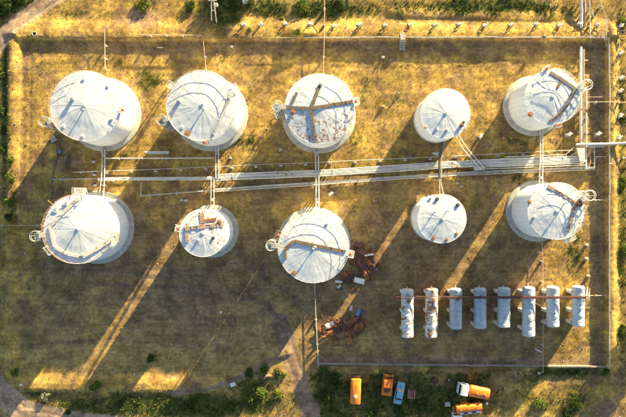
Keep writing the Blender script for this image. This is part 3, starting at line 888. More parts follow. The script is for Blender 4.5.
TANK_INFO = [
    dict(label='large white storage tank at the northwest corner with a plain wrinkled roof', rust=0.0, rim=0.0),
    dict(label='large white storage tank with pale roof walkway, second from west in the north row', rust=0.08, rim=0.02),
    dict(label='white storage tank with brown Y-shaped boardwalk on its rust-flecked roof', rust=0.46, rim=0.015, side=(0.1, -0.45)),
    dict(label='small clean white storage tank in the north row with two slanting white pipes', rust=0.0, rim=0.0),
    dict(label='white storage tank at the northeast corner with a dark angled roof walkway', rust=0.12, rim=0.05),
    dict(label='large white storage tank at the west end of the south row, pale walkway around roof', rust=0.0, rim=0.0),
    dict(label='small white storage tank with orange rusted roof boards in the south row', rust=0.44, rim=0.0, side=(0.3, 0.3)),
    dict(label='large white storage tank beside the scrap heap, bent brown boardwalk across roof', rust=0.12, rim=0.04),
    dict(label='small plain white storage tank in the south row between two larger tanks', rust=0.0, rim=0.0),
    dict(label='white storage tank with rust-edged roof at the east end of the south row', rust=0.26, rim=0.05),
]
def wall_material(i, rust):
    m, t, b = nt('tank_wall')
    tc = N(t, 'ShaderNodeTexCoord')
    mp = N(t, 'ShaderNodeMapping'); mp.inputs['Scale'].default_value = (1.6, 1.6, 0.12); mp.inputs['Location'].default_value = (i * 7.1, i * 3.3, i)
    t.links.new(tc.outputs['Object'], mp.inputs['Vector'])
    st = noise(t, mp.outputs[0], 1.4, 6, 0.65)
    pl = noise(t, tc.outputs['Object'], 0.5, 4)
    col = mix(t, ramp(t, st, 0.42, 0.72), (0.68, 0.70, 0.735), (0.54, 0.55, 0.57))
    col = mix(t, math_(t, 'MULTIPLY', ramp(t, pl, 0.45, 0.7), 0.4), col, (0.53, 0.53, 0.53))
    sp = N(t, 'ShaderNodeSeparateXYZ'); t.links.new(tc.outputs['Object'], sp.inputs[0])
    # splash dirt round the foot
    ft = math_(t, 'ADD', math_(t, 'MULTIPLY', sp.outputs[2], -0.9), math_(t, 'ADD', st, 0.55))
    col = mix(t, math_(t, 'MULTIPLY', ramp(t, ft, 0.2, 0.9), 0.5), col, (0.30, 0.23, 0.16))
    rn = ramp(t, st, 0.74 - rust * .3, 0.80 - rust * .3)
    col = mix(t, math_(t, 'MULTIPLY', rn, 0.8), col, (0.27, 0.13, 0.06))
    t.links.new(col, b.inputs['Base Color']); b.inputs['Roughness'].default_value = 0.55
    bump(t, b, noise(t, tc.outputs['Object'], 0.9, 3), 0.5, 0.06)
    return m
NP = 16
def build_tank(i):
    T = TANKS[i]; I = TANK_INFO[i]; R = T['r']; h = T['h']
    t = thing('storage_tank', I['label'], 'storage tank', T['c'], 0, 'vertical storage tanks in the yard')
    # foundation ring with gravel shoulder
    rg = T.get('ring', 0.85)
    MB().lathe([(R + rg * 1.2, -0.15), (R + rg, 0.16), (R + rg * .9, 0.22), (R - 0.2, 0.24)], 56).build('foundation_ring', M['concrete'], t)
    prof = []; nc = 6
    for k in range(nc):
        rr = R - 0.012 * k
        prof += [(rr, 0.2 + (h - 0.2) * k / nc), (rr, 0.2 + (h - 0.2) * (k + 1) / nc - 0.02)]
    wm = wall_material(i, 0.35 if I['rust'] > 0.05 else 0.18)
    MB().lathe(prof, 72, caps=False).build('tank_wall', wm, t)
    for k in range(1, nc):
        MB().ring((0, 0, 0.2 + (h - .2) * k / nc), R - 0.012 * k + .012, 0.018, 72, 4).build('weld_ring', wm, t)
    rm = roof_material(i, I['rust'], I['rim'], (1, 1, 1.01), I.get('side', (0, 0)), R)
    na, nr = 7, 16
    for k in range(NP):
        vv = []; ff = []
        lift = 0.006 * (k % 2)
        for b in range(nr + 1):
            for a in range(na + 1):
                th = 2 * PI * (k + a / na) / NP
                r = 0.28 + (R - 0.28) * b / nr
                x, y = r * math.cos(th), r * math.sin(th)
                vv.append((x, y, roof_z(T, x, y, i) + lift))
        for b in range(nr):
            for a in range(na):
                p = b * (na + 1) + a
                ff.append((p, p + na + 1, p + na + 2, p + 1))
        MB().add(vv, ff).build('roof_panel', rm, t)
    zc = roof_z(T, 0.2, 0, i)
    MB().lathe([(0.34, zc - 0.06), (0.34, zc + 0.05), (0.3, zc + 0.07)], 20).build('roof_cap', M['steel_white'], t)
    MB().ring((0, 0, h - 0.06), R + 0.03, 0.05, 72, 6).build('roof_rim', M['steel_white'] if not I['rim'] else paint('rim_paint', (0.68, 0.67, 0.66), None, 1.0, 0.6, rust=0.5), t)
    return t
TK = [build_tank(i) for i in range(10)]
def deg(a, b): return rad(a), rad(b)
# furniture per tank
i = 0; T, t = TANKS[0], TK[0]
stair_tower(T, i, t, (46, 121)); rim_rail(T, t, *deg(95, 265), M['pipe_pink'])
hatch(T, i, t, (73, 98.5), .34, .75); hatch(T, i, t, (63, 126), .3, .3); hatch(T, i, t, (82, 136), .3, .4); vent(T, i, t, (84, 110), .9)
hatch(T, i, t, (107, 86), .22, .3); hatch(T, i, t, (83, 79), .22, .3); hatch(T, i, t, (111, 119), .25, .3)
foam_platform(T, i, t, (121, 110)); 
i = 1; T, t = TANKS[1], TK[1]
stair_tower(T, i, t, (163.5, 119)); rim_rail(T, t, *deg(20, 340), M['steel'])
walkway(T, i, t, [(231, 92), (224, 112), (213, 134)], .55, M['plank_pale']); walk_rail(T, i, t, [(231, 92), (224, 112), (213, 134)], .55, 1)
hatch(T, i, t, (179, 101), .36, .7, 'steel'); hatch(T, i, t, (182, 127), .3, .4); hatch(T, i, t, (203, 104), .2, .3); vent(T, i, t, (204, 109), .7)
foam_platform(T, i, t, (173, 87), redbox=False); foam_platform(T, i, t, (236, 88), redbox=False); foam_platform(T, i, t, (205, 141), 'plank_rust', True, (1.0, .6))
hatch(T, i, t, (187, 133), .45, .2, 'rust_orange')
i = 2; T, t = TANKS[2], TK[2]
stair_tower(T, i, t, (277, 106)); rim_rail(T, t, *deg(-10, 70), M['steel_white'])
walkway(T, i, t, [(285, 106), (293, 107.5), (311, 108.5)], .6, M['plank_dark']); walkway(T, i, t, [(311, 108.5), (353, 101)], .6, M['plank'])
walkway(T, i, t, [(312, 107), (320, 85)], .55, M['plank']); walkway(T, i, t, [(311, 110), (316, 141)], .5, M['plank'])
walkway(T, i, t, [(292, 103), (297, 92)], .5, M['plank_dark'])
foam_platform(T, i, t, (355, 102)); hatch(T, i, t, (293, 112), .35, .5, 'rust'); hatch(T, i, t, (321, 84), .35, .5, 'steel')
i = 3; T, t = TANKS[3], TK[3]
hatch(T, i, t, (447, 130), .28, .5, 'steel'); hatch(T, i, t, (437, 129), .24, .4); hatch(T, i, t, (462, 125), .3, .5, 'rust_dark'); vent(T, i, t, (446, 113), .9)
hatch(T, i, t, (426, 127), .3, .25, 'pipe_pink'); hatch(T, i, t, (464, 122), .2, .4, 'black')
rim_rail(T, t, *deg(-75, -20), M['steel'])
i = 4; T, t = TANKS[4], TK[4]
stair_tower(T, i, t, (586.5, 85)); rim_rail(T, t, *deg(-85, 95), M['steel_white'])
wp = [(551, 72), (564, 80), (576, 88.5), (574, 93), (569, 103), (560, 114), (551, 121)]
walkway(T, i, t, wp, .6, M['plank_dark']); walkway(T, i, t, [(562, 79), (558, 88)], .4, M['plank']); walk_rail(T, i, t, wp, .6, -1)
foam_platform(T, i, t, (546, 69.5), 'steel_white', True, (.9, .6)); foam_platform(T, i, t, (556, 124), 'steel_white', True, (.9, .6)); hatch(T, i, t, (531, 114), .4, .3, 'rust_orange')
i = 5; T, t = TANKS[5], TK[5]
stair_tower(T, i, t, (38.5, 235.5)); rim_rail(T, t, *deg(80, 330), M['pipe_pink'])
wp = [(78, 198), (63, 212), (49, 227), (54, 247), (67, 254), (82, 257), (98, 248), (115, 237)]
walkway(T, i, t, wp, .6, M['plank_pale']); walk_rail(T, i, t, wp, .6, 1)
foam_platform(T, i, t, (80, 192), 'steel_white', False, (2.0, 1.1)); foam_platform(T, i, t, (117, 237), 'plank_rust', False, (1.4, 1.1)); foam_platform(T, i, t, (50, 250), 'steel_white', False, (1.6, .6))
hatch(T, i, t, (66, 204), .3, .4); vent(T, i, t, (78, 229), .9); hatch(T, i, t, (82, 255), .3, .5, 'steel'); hatch(T, i, t, (55, 210), .4, .3)
side_spout(T, t, (50, 203)); side_spout(T, t, (66, 264)); side_spout(T, t, (42, 225), 1.0)
i = 6; T, t = TANKS[6], TK[6]
slant_stair(T, i, t, (181, 228.5), (175, 226))
walkway(T, i, t, [(183, 229), (202, 226.5), (223, 224.5)], .75, M['plank_rust']); walkway(T, i, t, [(186, 230), (187, 242)], .6, M['plank_rust'])
walkway(T, i, t, [(201, 211), (203, 223)], .9, M['plank_rust']); walkway(T, i, t, [(203, 221), (216, 219)], .5, M['rust_orange'])
foam_platform(T, i, t, (180, 229), 'steel_white', True, (.8, .6)); side_spout(T, t, (190, 254), .7); hatch(T, i, t, (198, 240), .2, .3); hatch(T, i, t, (213, 238), .25, .3, 'black'); hatch(T, i, t, (219, 222), .35, .4, 'rust_orange')
i = 7; T, t = TANKS[7], TK[7]
stair_tower(T, i, t, (271, 245.5)); rim_rail(T, t, *deg(-30, 110), M['steel'])
wp = [(284, 252), (286, 248), (294, 241), (318, 246), (346, 252)]
walkway(T, i, t, wp, .6, M['plank']); walkway(T, i, t, [(285, 253), (285.5, 259)], .5, M['plank_dark'])
foam_platform(T, i, t, (351, 254)); foam_platform(T, i, t, (280, 236), 'plank_dark', True, (1.6, .8)); vent(T, i, t, (313, 249), .7); hatch(T, i, t, (315, 247), .2, .3)
side_spout(T, t, (308, 284), 1.2); hatch(T, i, t, (294, 273), .35, .15, 'rust_orange'); hatch(T, i, t, (327, 224), .25, .3)
i = 8; T, t = TANKS[8], TK[8]
vent(T, i, t, (447, 211), 2.0); vent(T, i, t, (434.5, 212), 1.3); hatch(T, i, t, (437.5, 199), .28, .4, 'black'); hatch(T, i, t, (458, 205), .3, .4, 'black')
hatch(T, i, t, (434, 238), .3, .2, 'rust_orange'); hatch(T, i, t, (447, 240), .3, .2, 'rust'); hatch(T, i, t, (457, 234), .25, .2, 'rust_orange'); hatch(T, i, t, (431, 198), .2, .3)
i = 9; T, t = TANKS[9], TK[9]
stair_tower(T, i, t, (588, 196.5)); rim_rail(T, t, *deg(-95, 95), M['steel_white'])
wp = [(549, 186), (562, 194), (576, 203)]; wp2 = [(575, 206), (572, 220), (568, 232)]
walkway(T, i, t, wp, .6, M['plank_rust']); walkway(T, i, t, wp2, .6, M['plank_rust']); walk_rail(T, i, t, wp2, .6, 1)
hatch(T, i, t, (579, 204), .5, .7, 'rust_dark'); hatch(T, i, t, (535, 217), .25, .3); vent(T, i, t, (565, 203), 1.6); foam_platform(T, i, t, (568, 238), 'steel_white', False, (1.8, .8))
hatch(T, i, t, (530, 202), .3, .3, 'rust')

# ---------------------------------------------------------------- horizontal tanks and the catwalk over them
HZ = 2.95
ht_mats = [paint('shell_rusty', (0.45, 0.48, 0.52), (0.55, 0.56, 0.57), 0.9, 0.55, rust=0.42, rust_scale=1.1),
           paint('shell_rustier', (0.45, 0.47, 0.49), (0.54, 0.55, 0.56), 0.9, 0.6, rust=0.58, rust_scale=0.8),
           paint('shell_grey', (0.33, 0.40, 0.48), (0.25, 0.30, 0.36), 1.2, 0.5, rust=0.12),
           paint('shell_white', (0.41, 0.47, 0.545), (0.32, 0.37, 0.43), 1.2, 0.5, rust=0.08)]
HT = [(407.3, 289.5, 336.5, 0, 'westernmost horizontal tank in the row, long and streaked with dark rust'),
      (431.3, 289, 336.5, 1, 'long horizontal tank with the most orange rust, second from west in the row'),
      (455.5, 289, 328, 2, 'short blue-grey horizontal tank, third from west in the row'),
      (479.9, 288.5, 327.5, 2, 'short blue-grey horizontal tank, fourth from west in the row'),
      (503.5, 288, 326.5, 3, 'short pale horizontal tank, fourth from the east end of the row'),
      (528.5, 287.5, 335.5, 3, 'long pale clean horizontal tank between shorter ones, third from east'),
      (552.8, 287, 326, 3, 'short pale horizontal tank crossed by the long pink pipe, second from east'),
      (577.8, 286.5, 325.5, 3, 'easternmost horizontal tank in the row, short and pale')]
def horiz_tank(x, y0, y1, mi, label, k):
    a = P(x, y0, HZ); b = P(x, y1, HZ); L = (a - b).length; R = 1.16
    t = thing('horizontal_tank', label, 'horizontal tank', (b.x, b.y, 0), rad(random.uniform(-.8, .8)), 'horizontal tanks in a row')
    prof = [(0.05, -0.22), (0.5, -0.19), (0.9, -0.1), (1.08, -0.02), (R, 0.08)]
    nb = max(8, int(L / .75))
    for q in range(nb + 1):
        yq = 0.1 + (L - 0.2) * q / nb
        rr = R - (0.012 if q % 2 else 0)
        if q < nb:
            prof += [(rr, yq + .01), (rr, 0.1 + (L - .2) * (q + 1) / nb - .01)]
    prof += [(R, L - .08), (1.08, L + .02), (0.9, L + .1), (0.5, L + .19), (0.05, L + .22)]
    MB().lathe(prof, 32, (0, 0, HZ), 'Y').build('shell', ht_mats[mi], t, smooth=35)
    for q in range(1, nb):
        yq = 0.1 + (L - .2) * q / nb
        MB().lathe([(R - .03, yq - .03), (R + .018, yq - .026), (R + .018, yq + .026), (R - .03, yq + .03)], 32, (0, 0, HZ), 'Y', caps=False).build('band', M['steel'] if (q + k) % 3 else M['steel_dark'], t)
    for yy in (P(x, 326, 0).y, P(x, 309, 0).y, P(x, 290.5, 0).y):
        ly = min(max(yy - b.y, 0.4), L - 0.35)
        n = 14; vv = []; w = 0.26
        prof2 = [(-.98, -0.2), (.98, -0.2), (1.08, HZ - 0.72)] + [(1.19 * math.cos(s_), HZ + 1.19 * math.sin(s_)) for s_ in np.linspace(-0.62, -PI + .62, n)] + [(-1.08, HZ - .72)]
        m = len(prof2)
        vv = [(px_, ly - w, pz) for px_, pz in prof2] + [(px_, ly + w, pz) for px_, pz in prof2]
        ff = [(q, (q + 1) % m, m + (q + 1) % m, m + q) for q in range(m)]
        # end caps as strips
        lo = [0, 1, 2] ; 
        top = list(range(2, m))
        ff += [tuple(range(m - 1, -1, -1)), tuple(range(m, 2 * m))]
        MB().add(vv, ff).build('saddle_pier', M['whitewash'], t, smooth=None)
    o = MB().lathe([(0.32, -.05), (0.32, .28), (0.4, .3), (0.4, .36), (0.1, .42)], 14, (0, L * .78, HZ + R)).build('manhole', M['rust'] if mi < 2 or k == 2 else M['steel'], t)
    o2 = MB().lathe([(0.2, -.05), (0.2, .2), (0.26, .22), (0.26, .27)], 12, (0, L * (.3 + .05 * (k % 4)), HZ + R)).build('filler_cap', M['steel'], t)
    hk = MB().tube([(0.15, L - .3, HZ + R - .1), (0.15, L - .3, HZ + R + .7), (0.12, L - .1, HZ + R + .95), (0.05, L + .25, HZ + R + .95), (0, L + .45, HZ + R + .7)], 0.055, 7)
    hk.build('vent_pipe', M['pipe_white'], t)
    MB().cyl((0, L + .15, HZ - .4), (0, L + .55, HZ - .4), 0.12, 10).build('outlet', M['steel'], t)
    return t
for k, a in enumerate(HT): horiz_tank(*a, k)
ZW = HZ + 1.16 + 0.42
def catwalk():
    A = P(395, 297.5, ZW); B = P(586.5, 297.5, ZW)
    t = thing('catwalk', 'dark rusty red catwalk crossing above the row of horizontal tanks', 'catwalk', ((A.x + B.x) / 2, A.y, 0))
    C_ = P(447, 297.5, ZW)
    dk = MB(); n = 110
    for k in range(n):
        x = C_.x + (B.x - C_.x) * (k + .5) / n
        dk.box((x, A.y, ZW), ((B.x - C_.x) / n * .95, .42, .04))
    dk.build('deck', M['maroon'], t, world=True, smooth=None)
    f = MB()
    for s_ in (-.2, .2):
        f.bar((A.x, A.y + s_, ZW - .09), (B.x, A.y + s_, ZW - .09), .07, .14)
    f.build('frame', M['maroon'], t, world=True)
    for s_ in (.24,):
        r = MB(); n2 = 26
        for z in (.55, 1.05): r.cyl((A.x, A.y + s_, ZW + z), (B.x, A.y + s_, ZW + z), .022, 5)
        for k in range(n2 + 1):
            x = A.x + (B.x - A.x) * k / n2
            r.cyl((x, A.y + s_, ZW - .05), (x, A.y + s_, ZW + 1.05), .022, 5)
        r.build('railing', M['maroon'], t, world=True)
    for px in (419.5, 443.5, 468, 492, 516, 541, 566):
        p = P(px, 297.5, ZW)
        MB().cyl((p.x, p.y, -.1), (p.x, p.y, ZW - .1), .07, 8).build('post', M['maroon'], t, world=True)
    s = MB(); d = Vector((2.4, 0.9, -ZW)); st = Vector((B.x, B.y, ZW))
    for sgn in (-.3, .3):
        s.bar(st + Vector((0, sgn, 0)), st + d + Vector((0, sgn, 0.0)), .06, .16)
        s.cyl(st + Vector((0, sgn, .95)), st + d + Vector((0, sgn, .95)), .025, 5)
    for k in range(17):
        p = st + d * ((k + .5) / 17); s.box(p, (.22, .56, .035))
    s.build('stairway', M['steel_white'], t, world=True)
catwalk()

# ---------------------------------------------------------------- pipework
def path3(px, z):
    out = []
    for q in px:
        zz = q[2] if len(q) > 2 else z
        out.append(P(q[0], q[1], zz))
    return out
def pipe_thing(name, label, runs, cat='pipe', supports=None, sup_w=1.2, z=0.8, support_mat='concrete', blocks=None, valves=()):
    """runs: list of (px path, z, radius, material)"""
    p0 = P(runs[0][0][0][0], runs[0][0][0][1])
    t = thing(name, label, cat, (p0.x, p0.y, 0))
    for px, zz, r, mt in runs:
        pts = path3(px, zz); fine = [pts[0]]
        for a, b in zip(pts[:-1], pts[1:]):
            L = (b - a).length; n = max(1, int(L / 5.0)); w = Vector((-(b - a).y, (b - a).x, 0)).normalized() if L > .01 else Vector()
            for k in range(1, n + 1):
                q = a.lerp(b, k / n)
                if k < n: q = q + w * random.uniform(-.035, .035) + Vector((0, 0, random.uniform(-.03, .03)))
                fine.append(q)
        mb = MB().tube(fine, r, 10)
        for k in range(1, len(fine) - 1):
            if random.random() < .45 and r > .055:
                dd = (fine[k + 1] - fine[k]).normalized(); mb.cyl(fine[k] + dd * .5, fine[k] + dd * .58, r * 1.7, 10)
        mb.build('pipe', M[mt], t, world=True)
    for s_ in (supports or []):
        p = P(s_[0], s_[1], z); an = s_[2] if len(s_) > 2 else PI / 2
        w = s_[3] if len(s_) > 3 else sup_w
        dx, dy = math.cos(an) * w / 2, math.sin(an) * w / 2
        mb = MB().bar((p.x - dx, p.y - dy, z - .2), (p.x + dx, p.y + dy, z - .2), .22, .14)
        for k in (-.7, .7):
            mb.box((p.x + dx * k, p.y + dy * k, (z - .27) / 2 - .1), (.22, .22, z - .27 + .2), an)
        mb.build('support', M[support_mat], t, world=True)
    for b in (blocks or []):
        p = P(b[0], b[1]); q = gz(p)
        MB().box((p.x, p.y, q + .2), (.62, .42, .45), random.uniform(-.15, .15), taper=.85).build('support_block', M['block_pale'], t, world=True, bevel=.03)
    for vx, vy, vz in valves:
        p = P(vx, vy, vz)
        mb = MB().cyl((p.x, p.y, vz), (p.x, p.y, vz + .45), .05, 6)
        mb.box((p.x, p.y, vz + .05), (.36, .36, .34)); mb.ring((p.x, p.y, vz + .46), .2, .025, 12, 5)
        mb.bar((p.x - .2, p.y, vz + .46), (p.x + .2, p.y, vz + .46), .03)
        mb.build('valve', M['steel'], t, world=True)
    return t
def offs(px, dy, dx=0): return [(a + dx, b + dy) for a, b in px]
MAIN = [(215, 178.6), (230, 177), (330, 173), (450, 164.8), (560, 160), (579, 159)]
MAINW = [(98, 179.6), (160, 179), (218, 178.5)]
runs = []
for k, (dy, m_, r_) in enumerate(((-3.0, 'pipe_white', .12), (-1.7, 'pipe_grey', .13), (-.3, 'pipe_white', .14), (1.1, 'pipe_grey', .13), (2.5, 'pipe_white', .12))):
    if k in (1, 3):
        runs.append((offs(MAINW, dy * .8) + offs(MAIN[1:], dy), .85, r_, m_))
    elif k == 2:
        runs.append((offs(MAINW, dy * .8) + offs(MAIN[1:], dy), .85, r_, m_))
    else:
        runs.append((offs(MAIN, dy), .85, r_, m_))
sup = [(112 + k * 26, 179.4, PI / 2, .9) for k in range(4)] + [(226 + k * 25, np.interp(226 + k * 25, [q[0] for q in MAIN], [q[1] for q in MAIN]), PI / 2, 1.5) for k in range(14)]
pipe_thing('main_pipe_rack', 'wide bundle of pale parallel pipes running east to west through the yard', runs, 'pipe rack', sup, 1.4, .85)
LOW = [(141, 196), (178, 193), (214, 190.3), (318, 183.2), (438, 175), (520, 170.8), (594, 168)]
runs = [([(141, 182.5), (141, 196)] + LOW[1:], .6, .085, 'pipe_grey'), (offs(LOW[2:], 1.5), .6, .1, 'pipe_grey'), (offs(LOW[2:], -1.2), .6, .08, 'pipe_white')]
pipe_thing('lower_pipe_rack', 'thin grey pipes south of the main pipe bundle, bending at their west end', runs, 'pipe rack',
           [(150 + k * 26, np.interp(150 + k * 26, [q[0] for q in LOW], [q[1] for q in LOW]), PI / 2, .7) for k in range(17)], .8, .6)
EAST = [([(474, 167.5), (520, 165.6), (583, 163.2), (586.5, 160)], .9, .10, 'pipe_white'), ([(478, 169.2), (520, 167.6), (586, 165)], .9, .09, 'pipe_white'),
        ([(500, 158.8), (570, 156.4), (579, 150)], .9, .09, 'pipe_white'), ([(505, 157), (566, 154.6), (574, 147)], .9, .09, 'pipe_grey')]
pipe_thing('branch_pipes', 'short pale pipes fanning out beside the east end of the main bundle', EAST, 'pipe', [(510 + k * 24, 161.8 - k * 1.0, PI / 2, 2.6) for k in range(3)], 1.2, .9)
pipe_thing('connecting_pipe', 'straight pale pipe between the two northwest tanks, north of the main bundle',
           [([(104.5, 158.3), (160, 158.4), (214, 158)], .75, .11, 'pipe_white')], 'pipe', [(118 + k * 24, 158.3, PI / 2, .5) for k in range(4)], .5, .75)
TL = [(98, 171.3), (150, 169.5), (230, 166), (330, 161.8), (430, 157.2), (500, 153.7), (577, 150)]
xs = [106.5, 131.5, 156, 181, 206, 231.5, 256, 281, 305.5, 330, 355, 380, 405, 430, 455.5, 497, 522.5, 548]
pipe_thing('thin_pipeline', 'thin grey pipeline on white blocks along the north side of the main bundle', [(TL, .55, .06, 'pipe_grey')], 'pipeline',
           blocks=[(x, np.interp(x, [q[0] for q in TL], [q[1] for q in TL]) + 2.0) for x in xs])
pipe_thing('stub_pipes', 'two parallel grey pipes lying west of the tank feed pipes', [([(73, 172.2), (101, 171)], .45, .09, 'pipe_grey')], 'pipe', [(80, 172, PI / 2, .5), (92, 171.4, PI / 2, .5)], .5, .45)
pipe_thing('stub_pipes', 'long grey pipe ending in the dark ground west of the feed pipes', [([(52, 179.4), (98, 178.6)], .45, .08, 'pipe_grey')], 'pipe', [(60, 179.2, PI / 2, .5), (85, 178.8, PI / 2, .5)], .5, .45)
def feed(label, runs, sup=(), valves=(), z=.95):
    return pipe_thing('feed_pipes', label, runs, 'pipe', list(sup), .8, z, valves=valves)
feed('pair of pale feed pipes joining the two westernmost large tanks', [([(102.3, 144, .7), (102.3, 160), (101.4, 178), (99.8, 192, .7), (99.8, 197, .7)], 1.05, .10, 'pipe_white'), ([(104.8, 144, .7), (104.8, 160), (104.4, 178), (103.5, 198, .7)], 1.05, .10, 'pipe_white')],
     [(103.5, 153, 0), (103, 166, 0), (102, 185, 0)], [(102.3, 152, 1.1), (104.8, 156, 1.1)], 1.05)
feed('pair of pale feed pipes dropping south from the second north-row tank', [([(215.6, 146, .7), (215.6, 158), (215.8, 178.5)], 1.1, .10, 'pipe_white'), ([(218.4, 146, .7), (218.4, 160), (218.8, 176)], 1.1, .10, 'pipe_white')], [(217, 154, 0), (217, 168, 0)], [(217, 152, 1.1)], 1.1)
feed('pair of pale feed pipes entering the small rusted tank from the north', [([(211, 179), (211, 192), (210.8, 207, .7)], 1.1, .09, 'pipe_white'), ([(213.8, 179), (213.8, 192), (213.8, 207, .7)], 1.1, .09, 'pipe_white')], [(212.4, 186, 0), (212.4, 198, 0)], [(212.4, 200, 1.1)], 1.1)
feed('pair of pale feed pipes crossing the rack between the two middle large tanks', [([(315.6, 146, .7), (315.6, 158), (316, 190), (316, 211, .7)], 1.2, .11, 'pipe_white'), ([(318.4, 146, .7), (318.4, 158), (318.8, 190), (318.8, 211, .7)], 1.2, .11, 'pipe_white')], [(317, 156, 0), (317, 190, 0), (317, 199, 0)], [(317, 154, 1.2), (317, 202, 1.2)], 1.2)
feed('dark curved pipe bridging the rack between the two small tanks', [([(443.5, 137, .8), (441.8, 146, 1.4), (440, 153), (439.4, 165), (439.5, 178)], 1.6, .22, 'pipe_dark'), ([(446, 137, .8), (443.4, 147, 1.3), (441.5, 156), (441.5, 178)], 1.5, .09, 'pipe_grey')], [(440.5, 153, 0), (440, 180, 0)], [], 1.5)
feed('thin pale pipes entering the small plain tank from the north', [([(440, 178, 1.4), (441.5, 186, 1.0), (444.5, 198, .7)], 1.0, .07, 'pipe_white'), ([(439.4, 179, 1.4), (440, 198, .7)], 1.0, .06, 'pipe_white')])
feed('two white slanting pipes running southeast from the small north-row tank', [([(453.8, 133, 1.2), (463, 149, 1.3), (481, 169.5)], 1.3, .09, 'pipe_white'), ([(456.5, 132, 1.2), (466, 147, 1.3), (484, 168)], 1.3, .09, 'pipe_white')], [(470, 155, .8), (480, 167, .8)], [], 1.3)
feed('pair of pale feed pipes linking the two eastern tanks across the rack', [([(540.2, 126, .7), (540.2, 150), (539.6, 170), (539.3, 186, .7)], 1.2, .10, 'pipe_white'), ([(542.8, 126, .7), (542.8, 150), (542.6, 170), (542.6, 186, .7)], 1.2, .10, 'pipe_white')], [(541.5, 140, 0), (541, 176, 0)], [(541.5, 137, 1.2), (541, 178, 1.2)], 1.2)
# east side north-south rack
pipe_thing('north_south_pipes', 'two broad pale pipes running north to south beside the northeast tank',
           [([(581, 47, .25), (581, 50), (580.8, 100), (580.8, 146)], .75, .25, 'pipe_white'), ([(586.3, 88), (586.3, 120), (586, 169)], .75, .17, 'pipe_white'), ([(583.8, 49), (583.8, 100), (583.8, 150)], .7, .12, 'pipe_pink')],
           'pipe', [(583.3, y_, 0, 2.0) for y_ in (60, 75, 103, 119, 132)], 2, .7, valves=[(586, 118, .8), (586, 133, .8), (581, 108, .9)])
pipe_thing('north_south_pipes', 'two broad pale pipes entering the photo at the top right outside the wall',
           [([(581.3, -6), (581.5, 26), (581.6, 29, .1)], .75, .24, 'pipe_white'), ([(584.8, -6), (584.8, 25), (584.8, 28, .1)], .75, .17, 'pipe_pink')], 'pipe', [(583, y_, 0, 1.5) for y_ in (4, 18)], 1.5, .7)
pipe_thing('crossing_pipes', 'thick white pipes crossing the east wall from the end of the rack',
           [([(576, 144.6), (606, 144), (634, 142.6)], 1.25, .24, 'pipe_white'), ([(588, 146.6), (605, 146.4)], 1.15, .14, 'pipe_grey')], 'pipe', [(592, 144.5, PI / 2, .9), (601, 144.5, PI / 2, .9), (617, 143.6, PI / 2, .9)], .9, 1.25)
pipe_thing('pipe_loop', 'rectangular loop of thin grey pipe just inside the east wall', [([(588, 147), (594.3, 147.5), (594.6, 168), (587, 168.3)], .8, .08, 'pipe_grey'), ([(590.2, 148), (590.4, 163), (588.5, 168)], .8, .09, 'pipe_pink'), ([(595, 156.8), (605.5, 156.5)], .8, .08, 'pipe_grey')], 'pipe', [(594.5, 152, 0, .4), (594.6, 163, 0, .4)], .4, .8)
pipe_thing('kinked_pipe', 'kinked grey pipe lying outside the east wall', [([(609, 163.5, 1.1), (616, 163.5), (617.5, 158), (634, 157.5)], .5, .08, 'pipe_grey')], 'pipe', [(613, 163.5, PI / 2, .4), (624, 157.8, PI / 2, .4)], .4, .5)
pipe_thing('pink_pipe', 'thin pink pipe crossing the east wall near the stair tower', [([(586.5, 102), (606, 102), (634, 102.5)], 1.25, .05, 'pipe_pink'), ([(588, 97), (604, 97)], .7, .035, 'pipe_pink')], 'pipe', [(597, 102, PI / 2, .3), (620, 102.3, PI / 2, .3)], .3, 1.25)
pipe_thing('pink_pipe', 'pink upright pipe line rising north from the northwest corner tank', [([(109.5, 70.5, .5), (106.5, 70), (105, 68), (104.8, 50), (104.6, 28, 1.15), (110, 26, 1.15)], 1.0, .07, 'pipe_pink')], 'pipe', [(104.8, 45, 0, .3), (104.8, 58, 0, .3)], .3, 1.0)
pipe_thing('pink_pipe', 'angled pink pipe along the north bank, turning south to the second tank', [([(134, 33, 1.0), (140, 35), (202, 35.3), (203, 38), (206.2, 71, .6)], 1.2, .07, 'pipe_pink')], 'pipe', [(150 + 16 * k, 35.1, PI / 2, .3) for k in range(4)] + [(204.8, 56, 0, .3)], .3, 1.2)
pipe_thing('pink_pipe', 'straight pale pink pipe from the top edge to the boardwalk tank', [([(324.6, -6), (324.2, 38), (323.2, 74)], 1.3, .06, 'pipe_pink')], 'pipe', [(324.5, 8, 0, .3), (324.4, 24, 0, .3), (323.8, 56, 0, .3)], .3, 1.3)
pipe_thing('pink_pipe', 'thin pink pipe running from the west edge to the big southwest tank', [([(-8, 225.6), (46, 225.4)], .9, .05, 'pipe_pink')], 'pipe', [(2, 225.6, PI / 2, .3), (20, 225.5, PI / 2, .3), (36, 225.4, PI / 2, .3)], .3, .9)
pipe_thing('grey_pipe', 'thin grey pipe running south from the middle tank to the wall end', [([(314.3, 279, .7), (316, 320), (318.3, 366)], .8, .07, 'pipe_grey')], 'pipe', [(315.3, 300, 0, .3), (316, 320, 0, .3), (317.3, 345, 0, .3)], .3, .8)
pipe_thing('pink_pipe', 'long pink pipe running south from the rust-edged tank past the horizontal tanks', [([(541.6, 234, .7), (543, 270), (543, 372), (538.5, 373)], .9, .06, 'pipe_pink')], 'pipe', [(543, y_, 0, .3) for y_ in (262, 282, 345)], .3, .9, valves=[(538.5, 373, .6)])
pipe_thing('thin_pipeline', 'thin white pipe from the catwalk stairs to the east wall', [([(588, 295.5), (606, 295.5)], .6, .04, 'pipe_white')], 'pipe', [(597, 295.5, PI / 2, .3)], .3, .6)
